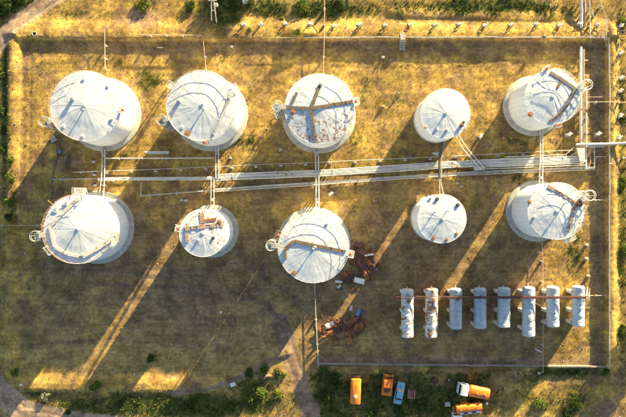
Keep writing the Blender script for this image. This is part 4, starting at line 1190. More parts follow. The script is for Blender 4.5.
pipe_thing('thin_pipeline', 'thin white pipe from the southeast stair tower to the wall', [([(585, 200, .6), (606, 200)], .6, .04, 'pipe_white')], 'pipe', [(596, 200, PI / 2, .3)], .3, .6)
pipe_thing('grey_pipe', 'straight grey pipe along the top right, crossing the north wall', [([(589.2, -6), (589.8, 20), (590.2, 38.5)], 1.2, .09, 'pipe_grey')], 'pipe', [(589.5, 10, 0, .4), (589.9, 26, 0, .4)], .4, 1.2)
pipe_thing('grey_cable', 'thin grey cable slanting toward the northeast wall corner', [([(587, -6), (595, 20), (604, 37), (606.4, 46)], 1.2, .04, 'pipe_grey')], 'cable', [(593, 13, 0, .3)], .3, 1.2)
pipe_thing('grey_cable', 'second thin cable bending down to the northeast wall corner', [([(597.5, -6), (606.3, 18), (606.4, 40)], 1.25, .04, 'pipe_grey')], 'cable', [(602, 6, 0, .3)], .3, 1.25)
pipe_thing('dark_pipe', 'thin dark pipe lying on shaded ground west of the red bench', [([(61.5, 139), (58, 155), (52.5, 178), (52, 196)], .12, .07, 'pipe_dark')], 'pipe')
pipe_thing('grey_vessel', 'pale grey length of large pipe with thin rusty tail, lying north of the connecting pipe', [([(145, 152.8), (169, 152.6)], .42, .3, 'pipe_grey'), ([(169, 152.6), (183, 153)], .3, .07, 'rust')], 'pipe', [(150, 152.7, PI / 2, .5), (164, 152.7, PI / 2, .5)], .5, .3)
pipe_thing('fence_pipe', 'thin pale pipe on the north bank left of the white wall', [([(262, 38, 1.0), (300, 37.6, 1.05)], 1.0, .03, 'pipe_grey')], 'pipe')

# platforms at the crossings
def platform(label, corners, z, mat='steel_white'):
    pts = [P(a, b, z) for a, b in corners]
    c = sum(pts, Vector()) / 4
    t = thing('platform', label, 'platform', (c.x, c.y, 0))
    mb = MB(); n = 14
    for k in range(n):
        f0 = (k + .12) / n; f1 = (k + .88) / n
        a = pts[0].lerp(pts[3], f0); b = pts[1].lerp(pts[2], f0); c2 = pts[1].lerp(pts[2], f1); d = pts[0].lerp(pts[3], f1)
        q = [a, b, c2, d]
        mb.add(q + [p - Vector((0, 0, .04)) for p in q], [(0, 1, 2, 3), (7, 6, 5, 4), (0, 4, 5, 1), (1, 5, 6, 2), (2, 6, 7, 3), (3, 7, 4, 0)])
    mb.build('deck', M[mat], t, world=True, smooth=None)
    for p in pts:
        MB().cyl((p.x, p.y, -.1), (p.x, p.y, z + .02), .06, 6).build('leg', M['steel'], t, world=True)
    r = MB()
    for p, q in zip(pts, pts[1:] + pts[:1]): r.bar(p - Vector((0, 0, .08)), q - Vector((0, 0, .08)), .08, .1)
    r.build('frame', M['steel'], t, world=True)
platform('pale grating platform at the east end of the main pipe bundle', [(576.5, 147.5), (584.8, 147.5), (585, 162), (580, 161)], 1.35)
platform('small white platform over the rack where two slanting pipes end', [(474, 166.5), (484, 165.8), (484.5, 169.8), (474.5, 170.5)], 1.15)
platform('small grey platform at the pipe crossing between the middle tanks', [(313.8, 170), (319.8, 169.8), (319.8, 174.2), (313.8, 174.4)], 1.4, 'steel')
platform('small pale triangular step beside the dark pipe bridge', [(432, 152.8), (439, 152.4), (439.2, 156), (437.5, 155.6)], 1.3)

# stile over the north wall
def stile(label, px, py, mat, steps=4, w=.9):
    p = P(px, py)
    t = thing('wall_stile', label, 'steps', (p.x, p.y, 0))
    for s_ in (1, -1):
        for k in range(steps):
            hh = 1.15 - k * .27
            MB().box((0, s_ * (.25 + k * .42), hh - .04), (w, .38, .07)).build('step', M[mat], t)
        b = MB()
        for sx in (-w / 2, w / 2): b.bar((sx, s_ * .1, 1.1), (sx, s_ * (.25 + steps * .42), -.05), .06, .2)
        b.build('stringer', M['steel'], t)
stile('grey steps crossing the north wall halfway along it', 402, 39, 'concrete', 5)
def dark_steps():
    p = P(617, 34)
    t = thing('dark_rail_frame', 'dark low metal frame of two bars outside the northeast wall corner', 'frame', G(617, 34))
    for y in (-.3, .3):
        MB().bar((-1.7, y, .55), (1.8, y - .1, .55), .2, .25).build('bar', M['chassis'], t)
    for x in (-1.5, -.5, .6, 1.6):
        MB().box((x, 0, .25), (.16, .9, .6)).build('leg', M['chassis'], t)
dark_steps()

# ---------------------------------------------------------------- valve stands
def make_stand():
    t = thing('valve_stand', '', 'valve stand', (0, 0, 0))
    MB().box((0, 0, .04), (1.0, .8, .22), taper=.92).build('base_slab', M['concrete'], t, bevel=.02)
    mb = MB().cyl((-.18, 0, .1), (-.18, 0, 1.15), .1, 8)
    mb.lathe([(.2, .5), (.2, .56)], 12, (-.18, 0, 0)); mb.lathe([(.2, .6), (.2, .66)], 12, (-.18, 0, 0))
    mb.build('standpipe', M['steel_white'], t)
    MB().tube([(-.18, 0, .85), (.25, 0, .85), (.52, 0, .8), (.62, 0, .4), (.62, 0, -.1)], .085, 8).build('elbow_pipe', M['steel_white'], t)
    h = MB().ring((-.18, 0, 1.32), .23, .03, 14, 5); h.bar((-.41, 0, 1.32), (.05, 0, 1.32), .035); h.bar((-.18, -.23, 1.32), (-.18, .23, 1.32), .035)
    h.cyl((-.18, 0, 1.1), (-.18, 0, 1.34), .03, 6)
    h.build('handwheel', M['steel'], t)
    MB().box((.3, .28, .35), (.34, .26, .45)).build('control_box', M['whitewash'], t, bevel=.02)
    return t
proto = make_stand(); used = [False]
def stand(px, py, rz, label, group, sc=1.0):
    o = proto if not used[0] else copy_tree(proto)
    used[0] = True
    o.location = G(px, py); o.rotation_euler = (0, 0, rz); o.scale = (sc, sc, sc)
    o['label'] = label; o['group'] = group; o['category'] = 'valve stand'
for k, x in enumerate((243.7, 261, 285, 309.5, 334.5, 359.3, 384.3, 410, 434, 458, 484, 509.6, 535, 558.5, 577, 596)):
    stand(x, 25.5 + random.uniform(-.8, .8) + (1 if 300 < x < 400 else 0), random.uniform(-.5, .5) + (PI if k % 3 == 1 else 0), 'pale valve stand on the north bank, %s from the west in the row' % ORD[k], 'valve stands along the north bank', random.uniform(.78, .92))
for k, (x, y) in enumerate(((619.5, 27), (619, 54), (619.5, 78.5), (618.5, 91.5), (618.5, 116.5), (617, 138))):
    stand(x, y, .5 + random.uniform(-.4, .4), 'pale valve stand outside the east wall, %s from the north' % ORD[k], 'valve stands outside the east wall', 1.0)
stand(244.8, 2, .3, 'lone pale valve stand at the top edge, north of the bank row', 'lone valve stands')
stand(567.5, 135, .2, 'pale valve stand just west of the north-south pipes', 'lone valve stands', 1.1)
stand(596.5, 134.5, .2, 'pale valve stand between north-south pipes and the east wall', 'lone valve stands', 1.1)
stand(480, 136.5, .9, 'pale valve stand southeast of the small north-row tank', 'lone valve stands', .9)
stand(330.5, 194, .4, 'pale valve stand north of the middle south-row tank, right of its feed pipes', 'lone valve stands', .9)

def concrete_box(px, py, label, mat='whitewash', rz=0, s=1.0, cap=None):
    t = thing('inspection_box', label, 'concrete box', G(px, py), rz)
    MB().box((0, 0, .2), (.8 * s, .55 * s, .5), taper=.9).build('block', M[mat], t, bevel=.03)
    MB().lathe([(.17 * s, .4), (.17 * s, .55), (.22 * s, .56), (.22 * s, .6)], 12).build('cap', M[cap or 'steel'], t)
for x, y, l, m_, c_ in (
        (94, 161.7, 'white box northwest of the westernmost feed pipes', 'whitewash', None), (94.5, 175, 'white box between the two grey stub pipes', 'whitewash', None), (95, 185.3, 'white box just below the long grey stub pipe', 'whitewash', None),
        (155, 193.3, 'small box with red cap inside the bend of the thin grey pipes', 'whitewash', 'red'), (182, 200, 'white box south of the thin grey pipes, near the rusted tank', 'whitewash', None),
        (186, 200.5, 'white box beside another just south of the thin grey pipes', 'whitewash', None),
        (230.5, 158, 'white box right of the second tank feed pipes', 'whitewash', None), (280.6, 150, 'blue-white box southwest of the boardwalk tank', 'whitewash', None), (260.5, 136.5, 'pinkish box in open grass between two large north tanks', 'pipe_pink', 'red'),
        (503.5, 138, 'dark red capped box southwest of the northeast tank', 'pipe_pink', 'red'), (375, 200.8, 'pinkish box in shaded grass right of the middle tanks', 'pipe_pink', 'red'), (486.3, 179, 'pinkish box south of the rack, right of the small plain tank', 'pipe_pink', 'red'),
        (457.5, 183, 'white box northeast of the small plain tank', 'whitewash', None), (461.5, 186.5, 'grey box beside a white one northeast of the small plain tank', 'concrete', None),
        (586, 245, 'white box southeast of the rust-edged tank, the northern one', 'whitewash', None), (586, 258.5, 'white box southeast of the rust-edged tank, the southern one', 'whitewash', None),
        (383, 106.5, 'small white box in sunlit grass east of the boardwalk tank', 'whitewash', None), (383, 57.5, 'tiny pale box in the wall shadow north of open grass', 'whitewash', None), (538.5, 252, 'white slab box left of the long pink pipe', 'whitewash', None),
        (588, 276, 'grey box north of the catwalk stairs', 'concrete', None), (232, 47, 'grey box on the shaded foot of the north bank', 'concrete', None)):
    concrete_box(x, y, l, 'block_pale' if m_ == 'whitewash' else m_, random.uniform(-.3, .3), random.uniform(.65, .85), c_)

# ---------------------------------------------------------------- power pole
def power_pole():
    b = G(214.3, 22)
    t = thing('power_pole', 'grey leaning A-frame power pole with cross-arms in the dark patch at the top', 'power pole', b)
    h = 7.0
    e = P(212.2, -5, h) - b; lx, ly = e.x / h, e.y / h
    def Q(x, y, z): return (x + lx * z, y + ly * z, z)
    for s_ in (-.5, .5):
        MB().cyl(Q(s_, -.2 if s_ > 0 else .25, -.3), Q(s_ * .3, 0, h), .15, 9, .1).build('leg', M['concrete'], t)
    MB().bar(Q(-.4, .1, 3), Q(.4, -.1, 3), .12).build('brace', M['concrete'], t)
    for z, w in ((h - .3, 2.2), (h - 1.5, 1.5)):
        a = MB().bar(Q(-w / 2, .05, z), Q(w / 2, .05, z), .11, .13).build('cross_arm', M['steel'], t)
        for x in (-w / 2 + .1, 0.25, w / 2 - .1):
            MB().lathe([(.03, .05), (.07, .1), (.05, .18), (.08, .22), (.04, .32)], 8, Q(x, .05, z)).build('insulator', M['whitewash'], a)
    MB().box(Q(.55, -.1, 4.6), (.8, .5, .8)).build('transformer', M['steel'], t, bevel=.04)
power_pole()

# ---------------------------------------------------------------- vehicles
def wheel(t, x, y, r=.45, w=.28, name='wheel'):
    o = MB().lathe([(r * .62, -w / 2), (r * .93, -w / 2), (r, -w / 2 + .05), (r, w / 2 - .05), (r * .93, w / 2), (r * .62, w / 2)], 20, (x, y, r), 'Y').build(name, M['rubber'], t)
    MB().lathe([(.05, -w / 2 + .02), (r * .62, -w / 2 + .03), (r * .62, w / 2 - .03), (.05, w / 2 - .02)], 14, (x, y, r), 'Y').build('rim', M['steel'], o)
    return o
def ell_tank(x0, x1, a, b, zc, n=28, dome=.2):
    prof = [(.02, x0 - dome), (.45, x0 - dome * .85), (.8, x0 - dome * .4), (.95, x0 - .02), (1, x0 + .08), (1, (x0 + x1) / 2), (1, x1 - .08), (.95, x1 + .02), (.8, x1 + dome * .4), (.45, x1 + dome * .85), (.02, x1 + dome)]
    mb = MB(); vv = []
    for r, x in prof:
        for k in range(n):
            s_ = 2 * PI * k / n
            c_, si = math.cos(s_), math.sin(s_)
            e = .75
            vv.append((x, a * r * math.copysign(abs(c_) ** e, c_), zc + b * r * math.copysign(abs(si) ** e, si)))
    m = len(prof); ff = [(j * n + k, j * n + (k + 1) % n, (j + 1) * n + (k + 1) % n, (j + 1) * n + k) for j in range(m - 1) for k in range(n)]
    ff += [tuple(range(n - 1, -1, -1)), tuple((m - 1) * n + k for k in range(n))]
    return mb.add(vv, ff)
def truck_cab(t, x0, x1, w, mat, z0=.75, zt=2.35):
    """x1 is the front"""
    f = x1 - x0
    prof = [(x0, z0), (x1 - .02, z0), (x1, z0 + .55), (x1 - .06, z0 + .8), (x1 - .22, zt - .06), (x1 - .32, zt), (x0 + .08, zt), (x0, zt - .08)]
    m = len(prof)
    vv = [(x, -w / 2, z) for x, z in prof] + [(x, w / 2, z) for x, z in prof]
    ff = [(k, (k + 1) % m, m + (k + 1) % m, m + k) for k in range(m)] + [tuple(range(m - 1, -1, -1)), tuple(range(m, 2 * m))]
    cb = MB().add(vv, ff).build('cab', M[mat], t, bevel=.05)
    # glass set a few mm proud of the skin
    def quad(p, nm, mt, th=.02):
        p = [Vector(q) for q in p]; nrm = (p[1] - p[0]).cross(p[2] - p[0]).normalized() * th
        MB().add(p + [q + nrm for q in p], [(3, 2, 1, 0), (4, 5, 6, 7), (0, 1, 5, 4), (1, 2, 6, 5), (2, 3, 7, 6), (3, 0, 4, 7)]).build(nm, M[mt], cb, smooth=None)
    quad([(x1 - .075, -w / 2 + .14, z0 + .86), (x1 - .075, w / 2 - .14, z0 + .86), (x1 - .215, w / 2 - .18, zt - .12), (x1 - .215, -w / 2 + .18, zt - .12)], 'windscreen', 'glass')
    for s_ in (-1, 1):
        q = [(x0 + .25, s_ * w / 2, z0 + .86), (x1 - .2, s_ * w / 2, z0 + .86), (x1 - .32, s_ * w / 2, zt - .15), (x0 + .25, s_ * w / 2, zt - .15)]
        quad(q if s_ < 0 else q[::-1], 'side_window', 'glass')
        MB().lathe([(.02, 0), (.13, .01), (.13, .05), (.04, .08)], 12, (x1 - .01, s_ * (w / 2 - .28), z0 + .35), 'X').build('headlight', M['lamp'], cb)
        MB().box((x1 - .12, s_ * (w / 2 + .16), zt - .45), (.06, .18, .3)).build('mirror', M['black'], cb)
    MB().box((x1 + .06, 0, z0 - .05), (.16, w, .25)).build('bumper', M['steel'], t, bevel=.03)
    return cb
def chassis(t, x0, x1, axles, w=2.1, r=.47, z=.75):
    mb = MB()
    for s_ in (-.42, .42): mb.box(((x0 + x1) / 2, s_, z), (x1 - x0, .12, .22))
    for k in range(5): mb.box((x0 + (x1 - x0) * (k + .5) / 5, 0, z), (.1, .8, .15))
    mb.build('chassis', M['chassis'], t)
    for x, dbl in axles:
        MB().cyl((x, -w / 2 + .2, r), (x, w / 2 - .2, r), .08, 8).build('axle', M['chassis'], t)
        for s_ in (-1, 1): wheel(t, x, s_ * (w / 2 - .16), r, .5 if dbl else .28)
def at(px, py): return G(px, py)
def head(a, b):
    """heading of local +X from px a to px b"""
    return math.atan2(-(b[1] - a[1]), b[0] - a[0])

# white-cab tanker
def tanker_white():
    o = at(472, 388.5)
    t = thing('tanker_truck', 'orange tanker truck with a white cab and dark lettering on the tank', 'tanker truck', o, head((487, 391), (456, 385.5)))
    chassis(t, -2.7, 2.4, [(2.05, False), (-1.55, True)], 2.1, .46, .72)
    truck_cab(t, 1.3, 3.0, 2.1, 'truck_white', .7, 2.35)
    tk = ell_tank(-2.75, .85, 1.08, .72, 1.62, dome=.12).build('tank', M['orange'], t)
    for x in (-1.8, -.3):
        h_ = MB().lathe([(.26, -.05), (.26, .12), (.3, .13), (.3, .18), (.1, .22)], 16, (x, .1, 2.33)).build('hatch', M['orange'], tk)
    for k, x in enumerate((-2.3, -.9, .5)):
        MB().box((x, 0, 1.0), (.12, 1.7, .4)).build('saddle', M['chassis'], t)
    for s_ in (-1, 1):
        MB().box((-1.55, s_ * .92, 1.02), (1.2, .32, .06)).build('mudguard', M['black'], t, bevel=.02)
        MB().cyl((1.05, s_ * .8, .7), (.2, s_ * .8, .7), .24, 12).build('fuel_tank', M['chassis'], t)
    # dark lettering on the south shoulder of the tank (illegible smudged letters)
    L = MB()
    def zs(y): 
        q = min(.999, abs(y) / 1.08) ** (1 / .75); return 1.62 + .72 * (max(0, 1 - q * q) ** .5) ** .75
    # (light strokes: i-a-i-e-s like marks)
    g = [[((0, 0), (.12, .38))], [((0, 0), (.1, .34)), ((.1, .34), (.2, 0)), ((.05, .14), (.17, .14))], [((0, 0), (0, .36))], [((0, 0), (0, .34)), ((0, 0), (.16, 0)), ((0, .17), (.13, .17)), ((0, .34), (.16, .34))],
         [((0, 0), (.16, .34)), ((.16, 0), (0, .34))], [((0, 0), (.15, 0)), ((.15, 0), (.15, .17)), ((.15, .17), (0, .17)), ((0, .17), (0, .34)), ((0, .34), (.15, .34))]]
    xx = .1
    for gl in g:
        for (a, b) in gl:
            # reading upright for someone south of the truck: local +X is west, so text runs -X, baseline to +Y
            pa = (xx - a[0] * 1.6, .74 - a[1] * 1.25); pb = (xx - b[0] * 1.6, .74 - b[1] * 1.25)
            L.bar((pa[0], pa[1], zs(pa[1]) + .012), (pb[0], pb[1], zs(pb[1]) + .012), .085, .02)
        xx -= .36
    L.build('lettering', M['chassis'], tk, smooth=None)
tanker_white()
def tanker_side():
    o = at(466.5, 406)
    t = thing('tanker_truck', 'orange tank vehicle with a grey windowed side strip, south of the white-cab tanker', 'tank vehicle', o, head((481, 404.5), (452, 407.5)))
    chassis(t, -2.6, 2.6, [(1.7, False), (-1.5, True)], 2.0, .44, .7)
    tk = ell_tank(-2.45, 2.35, .72, .62, 1.55, dome=.1).build('tank', M['orange'], t)
    tk.location.y = -.32
    for x in (-1.5, .2, 1.6):
        MB().lathe([(.22, -.04), (.22, .1), (.27, .11), (.27, .16)], 14, (x, -.02, 2.16)).build('hatch', M['orange'], tk)
    s = MB().box((0, .66, 1.35), (4.6, .72, .85)).build('side_locker', M['orange_old'], t, bevel=.03)
    MB().box((-.1, .68, 1.79), (4.0, .5, .03)).build('grey_panel', M['grey_panel'], s)
    for k in range(5): MB().box((-1.7 + k * .8, .66, 1.82), (.55, .24, .03)).build('window_pane', M['truck_white'] if k % 2 == 0 else M['glass'], s)
    MB().box((.6, -1.05, 1.2), (1.3, .35, .5)).build('side_box', M['orange_old'], t, bevel=.03)
    MB().box((2.75, .2, .95), (.3, 1.5, .3)).build('bumper', M['orange_old'], t)
tanker_side()
def tank_trailer():
    o = at(355, 387.3)
    t = thing('tank_trailer', 'orange tank trailer with a dark front end, westernmost of the parked vehicles', 'tank trailer', o, head((356, 401), (355.5, 373)) + rad(-3))
    chassis(t, -2.4, 2.7, [(1.4, False), (-1.4, True)], 2.0, .44, .68)
    tk = ell_tank(-2.5, 2.1, 1.0, .72, 1.55, dome=.12).build('tank', M['orange'], t)
    MB().lathe([(.27, -.05), (.27, .14), (.32, .15), (.32, .2), (.12, .26)], 16, (-1.0, .05, 2.24)).build('hatch', M['truck_white'], tk)
    MB().box((.2, 0, 2.27), (2.2, .12, .05)).build('top_rail', M['orange'], tk)
    for x in (-1.9, 0, 1.6): MB().box((x, 0, .95), (.12, 1.6, .4)).build('saddle', M['chassis'], t)
    MB().box((2.55, 0, 1.1), (.5, 1.8, .8)).build('pump_housing', M['black'], t, bevel=.06)
    MB().cyl((2.6, -.5, 1.5), (2.6, .5, 1.5), .16, 10).build('hose_reel', M['chassis'], t)
tank_trailer()
def stripped_truck():
    o = at(386.8, 383)
    t = thing('derelict_truck', 'stripped orange truck body with open frame at its north end, beside the blue car', 'derelict truck', o, head((385.5, 394), (388, 372)))
    chassis(t, -2.0, 2.1, [(1.3, False), (-1.2, True)], 1.95, .42, .65)
    b = MB().box((-.45, 0, 1.0), (3.2, 1.95, .5)).build('body', M['orange_old'], t, bevel=.06)
    MB().box((.3, 0, 1.5), (1.5, 1.75, .55), taper=.9).build('engine_cover', M['orange_old'], b, bevel=.05)
    MB().box((.3, .0, 1.8), (1.0, .06, .04)).build('rib', M['orange'], b)
    MB().lathe([(.42, .0), (.42, .06), (.3, .05), (.28, .02)], 16, (-1.1, .25, 1.26)).build('hole_rim', M['rust'], b)
    MB().lathe([(.27, .0), (.26, .045), (.05, .05)], 14, (-1.1, .25, 1.255)).build('hole', M['black'], b)
    MB().box((-1.0, -.45, 1.33), (.6, .3, .2), .4).build('engine_part', M['rust_dark'], b)
    MB().box((-1.75, .3, 1.3), (.3, 1.0, .12)).build('tail_board', M['orange'], b)
    f = MB()
    for y in (-.9, .9):
        f.bar((1.15, y, 1.0), (2.05, y, 1.0), .1, .12); f.bar((2.0, y, .7), (2.0, y, 1.7), .1)
    f.bar((2.0, -.9, 1.7), (2.0, .9, 1.5), .12); f.bar((1.6, -.9, 1.0), (1.6, .9, 1.0), .1); f.bar((1.2, .9, 1.3), (2.0, .1, 1.65), .08)
    f.build('front_frame', M['orange_old'], t)
    MB().box((1.5, .1, .85), (.7, 1.1, .35)).build('radiator', M['rust_dark'], t)
stripped_truck()
def blue_car():
    o = at(398.7, 392)
    t = thing('parked_car', 'light blue saloon car parked among the orange vehicles', 'car', o, head((396, 402.5), (400.6, 382)))
    L, W = 4.1, 1.62
    sec = [(-2.05, .62, .45, .78), (-1.9, .76, .3, .88), (-1.0, .81, .28, .92), (0.0, .81, .28, .94), (1.0, .81, .28, .9), (1.85, .77, .3, .84), (2.05, .66, .42, .76)]
    vv = []; n = 10
    for x, hw, z0, z1 in sec:
        ring = [(-hw * .85, z0), (-hw, z0 + .12), (-hw, z1 - .2), (-hw * .96, z1 - .06), (-hw * .84, z1), (hw * .84, z1), (hw * .96, z1 - .06), (hw, z1 - .2), (hw, z0 + .12), (hw * .85, z0)]
        vv += [(x, y, z) for y, z in ring]
    ff = [(j * n + k, j * n + (k + 1) % n, (j + 1) * n + (k + 1) % n, (j + 1) * n + k) for j in range(len(sec) - 1) for k in range(n)]
    ff += [tuple(range(n - 1, -1, -1)), tuple((len(sec) - 1) * n + k for k in range(n))]
    body = MB().add(vv, ff).build('body', M['car_blue'], t, smooth=50)
    # glasshouse: glass block then roof and pillars proud of it
    def frust(x0, x1, x2, x3, w0, w1, z0, z1):
        return [(x0, -w0, z0), (x3, -w0, z0), (x3, w0, z0), (x0, w0, z0), (x1, -w1, z1), (x2, -w1, z1), (x2, w1, z1), (x1, w1, z1)]
    F6 = [(3, 2, 1, 0), (4, 5, 6, 7), (0, 1, 5, 4), (1, 2, 6, 5), (2, 3, 7, 6), (3, 0, 4, 7)]
    MB().add(frust(-1.28, -.72, .5, 1.02, .70, .57, .86, 1.36), F6).build('windows', M['glass'], body, smooth=None)
    MB().add(frust(-.80, -.70, .46, .56, .62, .58, 1.34, 1.42), F6).build('roof', M['car_blue'], body, bevel=.03)
    p = MB()
    for s_ in (-1, 1):
        for a, b in (((-1.3, .71, .88), (-.74, .6, 1.37)), ((1.04, .71, .88), (.5, .6, 1.37)), ((-.1, .72, .88), (-.08, .6, 1.37))):
            p.bar((a[0], a[1] * s_, a[2]), (b[0], b[1] * s_, b[2]), .07, .06)
    p.build('pillars', M['car_blue'], body)
    for s_ in (-1, 1):
        MB().cyl((2.0, s_ * .5, .64), (2.08, s_ * .5, .64), .09, 10).build('headlight', M['lamp'], body)
        MB().box((-2.05, s_ * .5, .66), (.06, .26, .12)).build('tail_light', M['lamp_red'], body)
        for x in (-1.22, 1.25): wheel(t, x, s_ * .7, .3, .18)
        MB().box((.72, s_ * .86, .98), (.1, .14, .1)).build('mirror', M['black'], body)
    for x in (-2.08, 2.08): MB().box((x, 0, .48), (.1, 1.55, .14)).build('bumper', M['chrome'], t, bevel=.03)
    pm = MB().bar((1.15, 0, .92), (1.75, 0, .90), .05, .015).build('bonnet_crease', M['car_blue'], body)
blue_car()
def cart():
    o = at(410.6, 393)
    t = thing('handcart', 'small pinkish open metal cart beside the blue car', 'cart', o, rad(-6))
    MB().box((0, 0, .5), (1.25, 1.35, .08)).build('floor', M['rust'], t)
    for s_ in (-1, 1):
        MB().box((s_ * .64, 0, .72), (.08, 1.4, .5)).build('side_board', M['pink_metal'], t)
        MB().box((s_ * .22, 0, .56), (.1, 1.3, .05)).build('slat', M['pink_metal'], t)
        wheel(t, s_ * .0 + s_ * .35, s_ * .0 + .0 + s_ * .0, .28, .1)
        MB().bar((s_ * .5, .6, .55), (s_ * .68, 1.05, .75), .07).build('handle', M['pink_metal'], t)
    MB().box((0, -.68, .7), (1.25, .08, .4)).build('end_board', M['pink_metal'], t)
cart()
def junk(px, py, label, seed, big=1.0):
    r = random.Random(seed)
    t = thing('engine_block', label, 'engine block', at(px, py), r.uniform(0, 3))
    MB().box((0, 0, .35 * big), (.7 * big, 1.1 * big, .7 * big), taper=.85).build('block', M['maroon'], t, bevel=.05)
    MB().cyl((-.45 * big, .2, .4), (.45 * big, .2, .4), .24 * big, 12).build('flywheel', M['chassis'], t)
    MB().cyl((0, -.3, .5), (0, -.3, .95 * big), .15 * big, 10).build('filter', M['black'], t)
    MB().box((.1, -.55 * big, .5), (.35, .3, .3)).build('bracket', M['grey_panel'], t)
    MB().tube([(-.3, .5, .6), (-.5, .2, .8), (-.4, -.3, .7)], .07, 7).build('hose', M['black'], t)
junk(434, 380, 'dark maroon engine block left of a smaller one, near the south wall', 1, 1.25)
junk(448.3, 381.5, 'small dark red engine part just left of the white-cab tanker', 2, .75)
def small_box(name, px, py, label, cat, size, mat, rz):
    t = thing(name, label, cat, at(px, py), rz)
    MB().box((0, 0, size[2] / 2), size).build('body', M[mat], t, bevel=.03)
    MB().box((0, 0, size[2] + .02), (size[0] * 1.04, size[1] * 1.04, .05)).build('lid', M[mat], t)
    for s_ in (-1, 1): MB().box((size[0] * .3 * s_, size[1] / 2 + .02, size[2] * .6), (.06, .04, .2)).build('latch', M['steel'], t)
small_box('metal_box', 447, 403.5, 'light grey metal box left of the orange tank vehicle', 'box', (.95, .7, .55), 'pipe_grey', .1)
small_box('metal_box', 486.5, 403, 'small white metal box at the east end of the orange tank vehicle', 'box', (.45, .4, .4), 'whitewash', .5)
small_box('metal_box', 483, 404, 'small dark metal box beside a white one near the orange tank vehicle', 'box', (.6, .5, .45), 'black', .2)
def van_edge():
    t = thing('parked_van', 'pale van mostly cut off by the bottom edge', 'van', at(456, 421), head((456, 430), (455, 414)))
    chassis(t, -1.7, 1.7, [(1.1, False), (-1.1, False)], 1.7, .32, .45)
    truck_cab(t, .4, 1.9, 1.75, 'truck_white', .4, 1.75)
    MB().box((-.75, 0, 1.15), (2.3, 1.75, 1.4)).build('body', M['truck_white'], t, bevel=.06)
van_edge()

# ---------------------------------------------------------------- scrap heaps
def plate(px, py, z, sx, sy, mat, name, label, group=None, rz=None, tilt=None, bend=None):
    r = random
    rz = r.uniform(0, PI) if rz is None else rz
    tilt = r.uniform(-.38, .38) if tilt is None else tilt
    bend = r.uniform(-.35, .35) if bend is None else bend
    nx_, ny_ = 6, 4; vv = []; th = .025
    ph = r.uniform(0, 6)
    ek = [r.uniform(.8, 1.15) for _ in range(4)]
    for s_ in (1, -1):
        for j in range(ny_ + 1):
            for k in range(nx_ + 1):
                x = (k / nx_ - .5) * sx * (ek[0] if j < 2 else ek[1]); y = (j / ny_ - .5) * sy * (ek[2] if k < 3 else ek[3])
                vv.append((x, y, bend * (x * x) / sx + .06 * math.sin(3 * x + 2 * y + ph) + s_ * th / 2))
    n = (nx_ + 1) * (ny_ + 1); ff = []
    for j in range(ny_):
        for k in range(nx_):
            a = j * (nx_ + 1) + k
            q = (a, a + 1, a + nx_ + 2, a + nx_ + 1)
            ff += [q, tuple(n + i_ for i_ in q[::-1])]
    bd = [k for k in range(nx_ + 1)] + [j * (nx_ + 1) + nx_ for j in range(1, ny_ + 1)] + [ny_ * (nx_ + 1) + k for k in range(nx_ - 1, -1, -1)] + [j * (nx_ + 1) for j in range(ny_ - 1, 0, -1)]
    for a, b in zip(bd, bd[1:] + bd[:1]): ff.append((a, n + a, n + b, b))
    R_ = Matrix.Rotation(rz, 4, 'Z') @ Matrix.Rotation(tilt, 4, 'X')
    p = G(px, py)
    vv = [R_ @ Vector(q) for q in vv]
    lo = min(q.z for q in vv)
    vv = [q + Vector((p.x, p.y, p.z + z - lo - .02)) for q in vv]
    o = MB().add(vv, ff).build(name, M[mat])
    return tag(o, label, 'scrap', group)
def scrap_tank(px, py, z, r, L, rz, mat, label, group, tilt=0.0):
    p = G(px, py, z)
    t = thing('scrap_drum', label, 'scrap', p, rz, group)
    o = MB().lathe([(r * .6, -L / 2), (r, -L / 2 + .02), (r, 0), (r, L / 2 - .02), (r * .6, L / 2)], 16, (0, 0, r), 'X').build('shell', M[mat], t)
    for x in (-L * .2, L * .2):
        MB().lathe([(r + .002, x - .03), (r + .025, x), (r + .002, x + .03)], 16, (0, 0, r), 'X', caps=False).build('hoop', M[mat], o)
def scrap_frame(px, py, z, sx, sy, sz, rz, mat, label, group):
    t = thing('scrap_crate_frame', label, 'scrap', G(px, py, z), rz, group)
    for x in (-1, 1):
        for y in (-1, 1): MB().bar((x * sx / 2, y * sy / 2, 0), (x * sx / 2 * .95, y * sy / 2, sz), .07).build('post', M[mat], t)
    for zz in (.05, sz):
        for y in (-1, 1): MB().bar((-sx / 2, y * sy / 2, zz), (sx / 2, y * sy / 2, zz), .08).build('rail', M[mat], t)
        for x in (-1, 1): MB().bar((x * sx / 2, -sy / 2, zz), (x * sx / 2, sy / 2, zz), .08).build('crossbar', M[mat], t)
HS = 'scrap pieces in the lower heap'; HN = 'scrap pieces in the upper heap right of the middle tank'
LS = 'rusty brown scrap sheet in the lower heap by the thin grey pipe'
for k in range(58):
    a = random.uniform(0, 1)
    px = 322 + 42 * a + random.uniform(-2, 2); py = 331 - 8 * a + random.uniform(-8, 9) * math.sin(.4 + 2.4 * a)
    plate(px, py, random.uniform(0, .32), random.choice([random.uniform(.5, 1.0), random.uniform(1.2, 2.2), random.uniform(1.2, 2.2)]), random.uniform(.6, 1.4), random.choice(['rust', 'rust_dark', 'rust_dark', 'maroon', 'rust']), 'scrap_sheet', LS, HS)
for k in range(8):
    px = random.uniform(322, 366); py = random.uniform(318, 342); an = random.uniform(0, PI)
    c = G(px, py, random.uniform(.3, .7)); L = random.uniform(.8, 1.6)
    o = MB().bar(c - Vector((math.cos(an), math.sin(an), random.uniform(-.2, .2))) * L, c + Vector((math.cos(an), math.sin(an), 0)) * L, .09, .12).build('scrap_beam', M[random.choice(['rust', 'rust_dark', 'chassis'])])
    tag(o, 'rusty steel beam end sticking out of the lower heap', 'scrap', 'beams in the lower heap')
